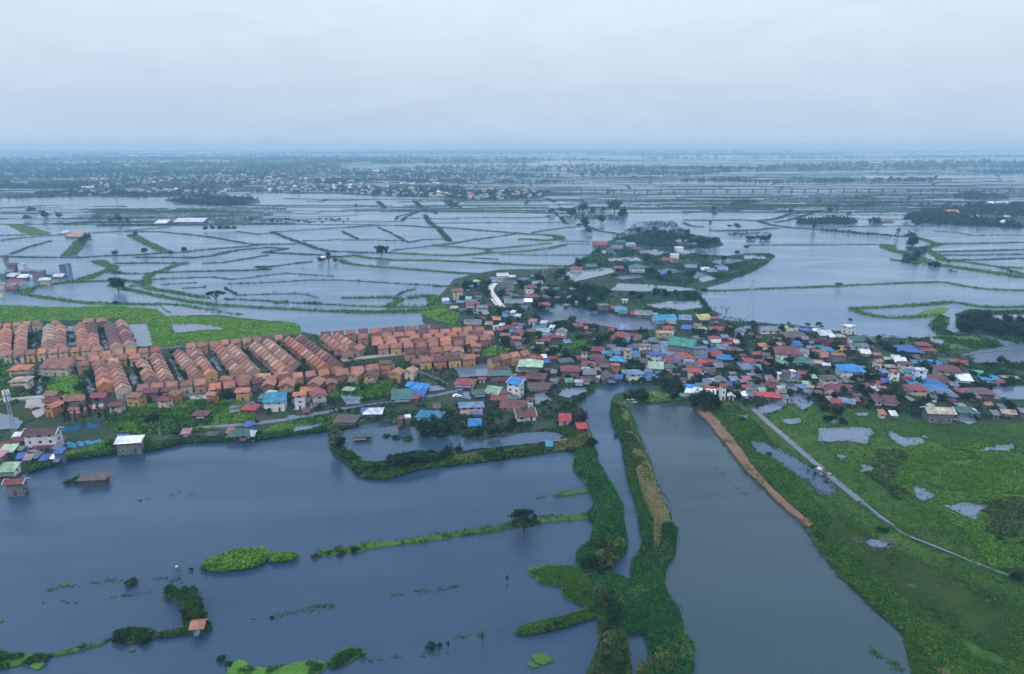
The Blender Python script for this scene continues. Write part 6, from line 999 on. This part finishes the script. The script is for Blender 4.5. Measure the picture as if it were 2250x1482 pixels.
# boats
BOATM = sm('boat_hull', (.10, .09, .085), .6); WHULL = sm('boat_white', (.62, .63, .62), .5)
def boat(px, py, L_, rz, label, canopy=False, mat=None):
    e = empty('wooden_boat', G(px, py, .05), R(rz)); tag(e, label, 'boat'); V, F = [], []; k = 9
    for i in range(k):
        t = i/(k-1)*2-1; w = L_*.11*(1-abs(t)**2.6)+.04; z = .55+.35*t*t; x = t*L_/2
        V += [(x, -w, z), (x, -w*.7, .02), (x, w*.7, .02), (x, w, z), (x, w*.8, z-.05), (x, w*.6, .14), (x, -w*.6, .14), (x, -w*.8, z-.05)]
    for i in range(k-1):
        for j in range(8): F.append((i*8+j, i*8+(j+1) % 8, (i+1)*8+(j+1) % 8, (i+1)*8+j))
    F += [tuple(range(7, -1, -1)), tuple((k-1)*8+j for j in range(8))]
    ob('hull', mesh('hull', V, F, mat or BOATM), e)
    if canopy:
        q = MB(); q.box(-L_*.28, L_*.28, -L_*.1, L_*.1, 1.75, 1.85); ob('canopy', q.mesh('canopy', RM['w']), e)
        for s in (-1, 1):
            for u in (-1, 1): q = MB(); q.tube((s*L_*.26, u*L_*.085, .3), (s*L_*.26, u*L_*.085, 1.76), .04, n=5); ob('post', q.mesh('post', STEEL), e)
boat(1385, 886, 6.5, 4, 'long boat with pale canopy moored at the canal bank head', True, WHULL); boat(470, 966, 4.2, 8, 'dark dugout boat drawn up by the shore shanties'); boat(1293, 1266, 3.2, 12, 'small dark boat under the olive canal trees'); boat(1372, 897, 3.5, 20, 'small white boat below the canopied boat', False, WHULL); boat(1463, 892, 3.4, -10, 'little dark boat at the north end of the grey pond')
# vehicles
TYRE = sm('tyre', (.02, .02, .02), .9); CARW = sm('car_white', (.75, .76, .77), .3, .5, noise_amt=.05); CARR = sm('car_red', (.22, .03, .03), .3, .5, noise_amt=.05)
def car(px, py, rz, mat, label, van=False, z=.56):
    e = empty('parked_van' if van else 'parked_car', G(px, py, z), R(rz)); e.location.z = z; tag(e, label, 'van' if van else 'car'); Lc, h = (4.9, 1.95) if van else (4.3, 1.45); q = MB()
    pr = [(-Lc/2, .35), (Lc/2, .35), (Lc/2, .85), (Lc/2-.5, .95), (Lc/2-1.1, h), (-Lc/2+.15, h), (-Lc/2, 1.0)] if van else [(-Lc/2, .3), (Lc/2, .3), (Lc/2, .75), (Lc/2-1.1, .9), (.55, h), (-1.2, h), (-1.9, .95), (-Lc/2, .85)]
    q.prism(pr, -.85, .85, 'y'); ob('body', q.mesh('body', mat), e)
    for s in (-1, 1): w = MB(); w.box(-1.4 if van else -1.1, 1.3 if van else .4, s*.86-.012, s*.86+.012, h*.62, h*.9); ob('window', w.mesh('window', GLASS), e)
    for x in (-Lc*.31, Lc*.31):
        for s in (-1, 1): w = MB(); w.tube((x, s*.72, .33), (x, s*.9, .33), .33, n=12); ob('wheel', w.mesh('wheel', TYRE), e)
car(113, 899, 8, CARW, 'white van parked on the grass below the orange house', True); car(77, 901, 70, CARR, 'dark red car on the pale gravel lot'); car(564, 857, 60, CARW, 'white car beside the gabled houses of the near rows'); car(1004, 873, 10, CARW, 'white car in the flooded lane above the pink house', z=.4)
# blue net fences: wavy sheets with thickness
NETB = sm('net_blue', (.015, .19, .36), .7, noise_amt=.3, nscale=1.2); NETC = sm('net_light_blue', (.08, .34, .55), .7, noise_amt=.3, nscale=1.2)
def net(x0, y0, x1, y1, h, mat, label):
    a, c = G(x0, y0, .3), G(x1, y1, .3); d = c-a; Ln = d.length; e = empty('net_fence', a, math.atan2(d.y, d.x)); tag(e, label, 'net fence'); k = int(Ln/.5)+2; V, F = [], []
    for i in range(k):
        x = Ln*i/(k-1); y = .35*math.sin(x*1.7)+.2*math.sin(x*4.1); hh = h*(.85+.2*math.sin(x*.9+1))
        V += [(x, y-.04, -.3), (x, y-.04+.3, hh), (x, y+.04+.3, hh), (x, y+.04, -.3)]
    for i in range(k-1):
        for j in range(4): F.append((i*4+j, i*4+(j+1) % 4, (i+1)*4+(j+1) % 4, (i+1)*4+j))
    ob('netting', mesh('netting', V, F, mat), e)
    for i in range(max(2, int(Ln/4))): q = MB(); x = Ln*i/max(1, int(Ln/4)-1); q.tube((x, .5, -.4), (x, .5, h+.3), .06, n=5); ob('stake', q.mesh('stake', BARK), e)
net(133, 950, 180, 944, 2.4, NETB, 'longer of two deep blue net fences behind the tall thin trees'); net(190, 943, 220, 939, 2.4, NETB, 'shorter deep blue net fence right of the longer one'); net(148, 985, 168, 983, 2.4, NETC, 'light blue net nearest the white villa'); net(169, 982, 186, 980, 2.0, NETC, 'light blue net in the middle of the shore nets'); net(186, 979, 222, 972, 1.6, NETC, 'light blue net stretched towards the white roofed concrete house')
# flooded road: guard posts, debris
for i, (x, y) in enumerate(((1665,915),(1680,928),(1693,940),(1707,952),(1722,965),(1737,978),(1752,990),(1766,1003),(1780,1015),(1812,1045),(1828,1058),(1845,1071),(1860,1084),(1875,1096))):
    for s in (-1, 1):
        p = G(x, y, .5); e = empty('road_post', p+Vector((s*2.0, -s*1.2, 0))); tag(e, 'short dark post lining the flooded meadow road', 'post', 'posts along the flooded meadow road'); q = MB(); q.tube((0, 0, -.4), (0, 0, .85), .14, .12, 6); q.box(-.2, .2, -.2, .2, .85, 1.0); ob('post', q.mesh('post', BOATM), e)
e = empty('debris_heap', G(1800, 1040, .5)); tag(e, 'heap of wrecked sheets and scrap lying on the flooded road', 'debris'); rj = random.Random(3)
YEL = sm('yellow_sheet', (.65, .5, .05), .6)
for i in range(26):
    q = MB(); w, d2 = rj.uniform(.4, 1.5), rj.uniform(.3, .9); q.box(-w, w, -d2, d2, -.06, .06); m = q.mesh('scrap', YEL if i == 3 else rj.choice([BOATM, RM['w'], RM['e'], RM['s'], RM['G'], BOATM])); o = ob('scrap', m, e, (rj.uniform(-3.4, 3.4), rj.uniform(-2.6, 2.6), rj.uniform(.1, 1.1))); o.rotation_euler = (rj.uniform(-.9, .9), rj.uniform(-.9, .9), rj.uniform(0, 3))
tag(empty('rubbish_heap', G(1838, 930, .4)), 'dark tarpaulin covered heap in the meadow below the sandy gables', 'heap'); e = bpy.data.objects['rubbish_heap']
for i in range(9):
    q = MB(); q.tube((rj.uniform(-3, 3), rj.uniform(-1.5, 1.5), -.3), (rj.uniform(-2, 2), rj.uniform(-1, 1), rj.uniform(.8, 1.9)), rj.uniform(.9, 1.6), .3, 7); ob('tarpaulin', q.mesh('tarpaulin', BOATM if i != 4 else NETB), e)
# canal wall of the estate and yard walls
WALLM = sm('mossy_wall', (.06, .06, .055), .95, noise_amt=.5); LW = sm('block_wall', (.22, .21, .2), .9, noise_amt=.4)
def wall(s, h, label, mat=None, th=.25):
    P = O(s); _pts = [G(x, y, .3) for x, y in P]; V = MB()
    for a, c in zip(_pts[:-1], _pts[1:]):
        d = (c-a).normalized(); nn = Vector((-d.y, d.x, 0))*th/2; b = len(V.v)
        for z in (-.6, h):
            V.v += [tuple(p+Vector((0, 0, z))) for p in (a-nn, c-nn, c+nn, a+nn)]
        V.f += [tuple(b+i for i in q) for q in ((3,2,1,0),(4,5,6,7),(0,1,5,4),(1,2,6,5),(2,3,7,6),(3,0,4,7))]
    o = ob('boundary_wall', V.mesh('boundary_wall', mat or LW)); tag(o, label, 'wall')
wall('985,806 1040,801 1105,795 1125,800', 4.2, 'high mossy canal wall under the estate houses', WALLM); wall('335,770 420,762 520,750 640,736', 1.6, 'long low wall between the bright field and the estate'); wall('250,884 330,878 400,874 470,866', 1.5, 'low wall below the near row of the estate'); wall('870,822 905,815 960,835 985,850', 1.4, 'yard wall along the green plot beside the pond'); wall('700,906 790,893 880,880 960,868', 1.3, 'long dark wall beside the flooded lane', WALLM); wall('1010,918 1060,914 1110,908 1160,912 1285,926', 1.5, 'mossy garden wall behind the pond side trees', WALLM)
# ================================================================ LABELS: what sets each house and tree apart
LM = [('the river mouth', 1345, 850), ('the emerald green hall', 1502, 748), ('the curved concrete road', 1088, 655), ('the blue roofed white house', 1868, 808), ('the pale blue block', 2020, 813), ('the walled pond', 1055, 815), ('the blue tin roofs', 915, 853), ('the pink house', 1036, 892), ('the white school', 1692, 724), ('the rust striped barn', 2062, 900),
      ('the creek wood', 2170, 720), ('the cell tower', 33, 920), ('the white villa', 95, 948), ('the yellow shed roof', 1547, 697), ('the red boat shed', 1243, 918), ('the tall white house', 1133, 838), ('the mint green tower', 1165, 885), ('the long grey building', 1130, 664), ('the orange house', 1351, 802), ('the white tower house', 1590, 850), ('the big maroon roof', 1732, 766),
      ('the emptied inlet', 1400, 710), ('the cream house', 2083, 807), ('the bare plot', 845, 795), ('the green garden', 145, 850), ('the enclosed pond', 900, 985), ('the tan pavilion', 45, 760), ('the mangrove islet', 420, 1340), ('the umbrella tree', 1152, 1160), ('the lower canal trees', 1340, 1440), ('the olive canal clump', 1330, 1230), ('the grass islet', 520, 1232), ('the grey pond head', 1440, 888),
      ('the big round tree', 1548, 895), ('the far lake', 200, 440), ('the white barn roof', 420, 486), ('the left hamlet', 80, 605), ('the great rain tree', 475, 650), ('the pond island trees', 838, 556), ('the far grove', 1300, 470), ('the flooded woods', 1430, 510), ('the middle hamlet', 1400, 580), ('the small pylon', 890, 535), ('the tree lined dike', 1890, 515), ('the hedge corner', 2010, 545), ('the lake pylon', 1648, 655), ('the right hamlet', 2130, 485), ('the turquoise cottage', 945, 907), ('the steep earth bank', 1650, 1030), ('the brown hut', 205, 1050), ('the short estate columns', 150, 740), ('the slanting estate rows', 480, 790), ('the estate pond row', 830, 725), ('the estate near rows', 620, 835), ('the light blue hip roof', 2067, 857)]
TYN = dict(g='gable roofed', G='gable fronted', h='hip roofed', s='lean-to roofed', f='flat roofed')
def place_words(px, py, skip=''):
    best = sorted((math.hypot((px-x)*1.0, (py-y)*1.8), n, x, y) for n, x, y in LM)[0]
    d, n, x, y = best; dx, dy = px-x, (py-y)*1.8
    if d < 9: return 'at '+n
    if abs(dx) > abs(dy)*1.1: return ('left of ' if dx < 0 else 'right of ')+n
    return ('behind ' if dy < 0 else 'in front of ')+n
def assign(items):
    """items: (object, base phrase, px, py, category, group): give equals an ordinal by their order from left"""
    by = {}
    for it in items: by.setdefault(it[1], []).append(it)
    for base, L_ in by.items():
        L_.sort(key=lambda t: t[2])
        for i, (o, b2, px, py, cat, gr) in enumerate(L_):
            lab = base if len(L_) == 1 else f'{base}, {ORDW[i] if i < 20 else "last"} from left'
            tag(o, lab, cat, gr)
its = []
for H in HOUSES:
    e = H['e']
    if H['label']:
        if not e.get('category'): tag(e, H['label'], H['cat'] or 'house')
        continue
    ty = TYN[H['typ']]; st = {1: '', 2: 'two-storey ', 3: 'three-storey ', 4: 'four-storey '}[H['st']]; kind = 'shed' if H['nm'] == 'shed' else 'house'
    if len(H['nm']) and H['st'] == 2 and len(place_words(H['px'], H['py']).split()) > 5: st = ''
    its.append((e, f"{RN[H['roof']]} {ty} {st}{WN[H['wall']]} {kind} {place_words(H['px'], H['py'])}", H['px'], H['py'], kind, 'village houses of the flooded settlement' if kind == 'house' else 'sheds of the flooded settlement'))
assign(its); its = []
KW = dict(broad='round leafy tree', rain='flat topped spreading tree', tall='tall slender tree', bare='leafless grey tree', shrub='low rounded bush', palm='palm', banana='broad leaved banana plant'); CW = dict(d='dark green', m='mid green', y='olive green', b='brownish')
for e, k, c, px, py, w, lab in TREES:
    sz = 'small ' if w < 14 else ('large ' if w > 38 else '')
    its.append((e, f"{sz}{CW[c] if k != 'bare' else ''} {KW[k]} {place_words(px, py)}".replace('  ', ' ').strip(), px, py, {'shrub': 'bush', 'palm': 'palm', 'banana': 'plant'}.get(k, 'tree'), 'trees and bushes of the flooded plain'))
assign(its)
for o in S.objects:
    if 'label' in o and len(o['label'].split()) > 16: o['label'] = o['label'].replace(' two-storey', '').replace(' three-storey', '').replace(' from left', '').replace(' coloured', '')
# ================================================================ HAZE
q = MB(); q.box(-33000, 33000, -560, 42000, -1.0, CAMH+3)
hm = bpy.data.materials.new('haze'); hm.use_nodes = True; t = hm.node_tree; t.nodes.clear(); ou = t.nodes.new('ShaderNodeOutputMaterial'); pv = t.nodes.new('ShaderNodeVolumePrincipled')
pv.inputs['Color'].default_value = (.40, .76, 1.0, 1); pv.inputs['Absorption Color'].default_value = (.44, .41, 1, 1); pv.inputs['Density'].default_value = HAZE_D; pv.inputs['Anisotropy'].default_value = 0.0; t.links.new(pv.outputs[0], ou.inputs['Volume'])
hz = ob('haze', q.mesh('haze', hm)); hz['kind'] = 'stuff'; hz['label'] = 'pale blue haze over the whole plain'
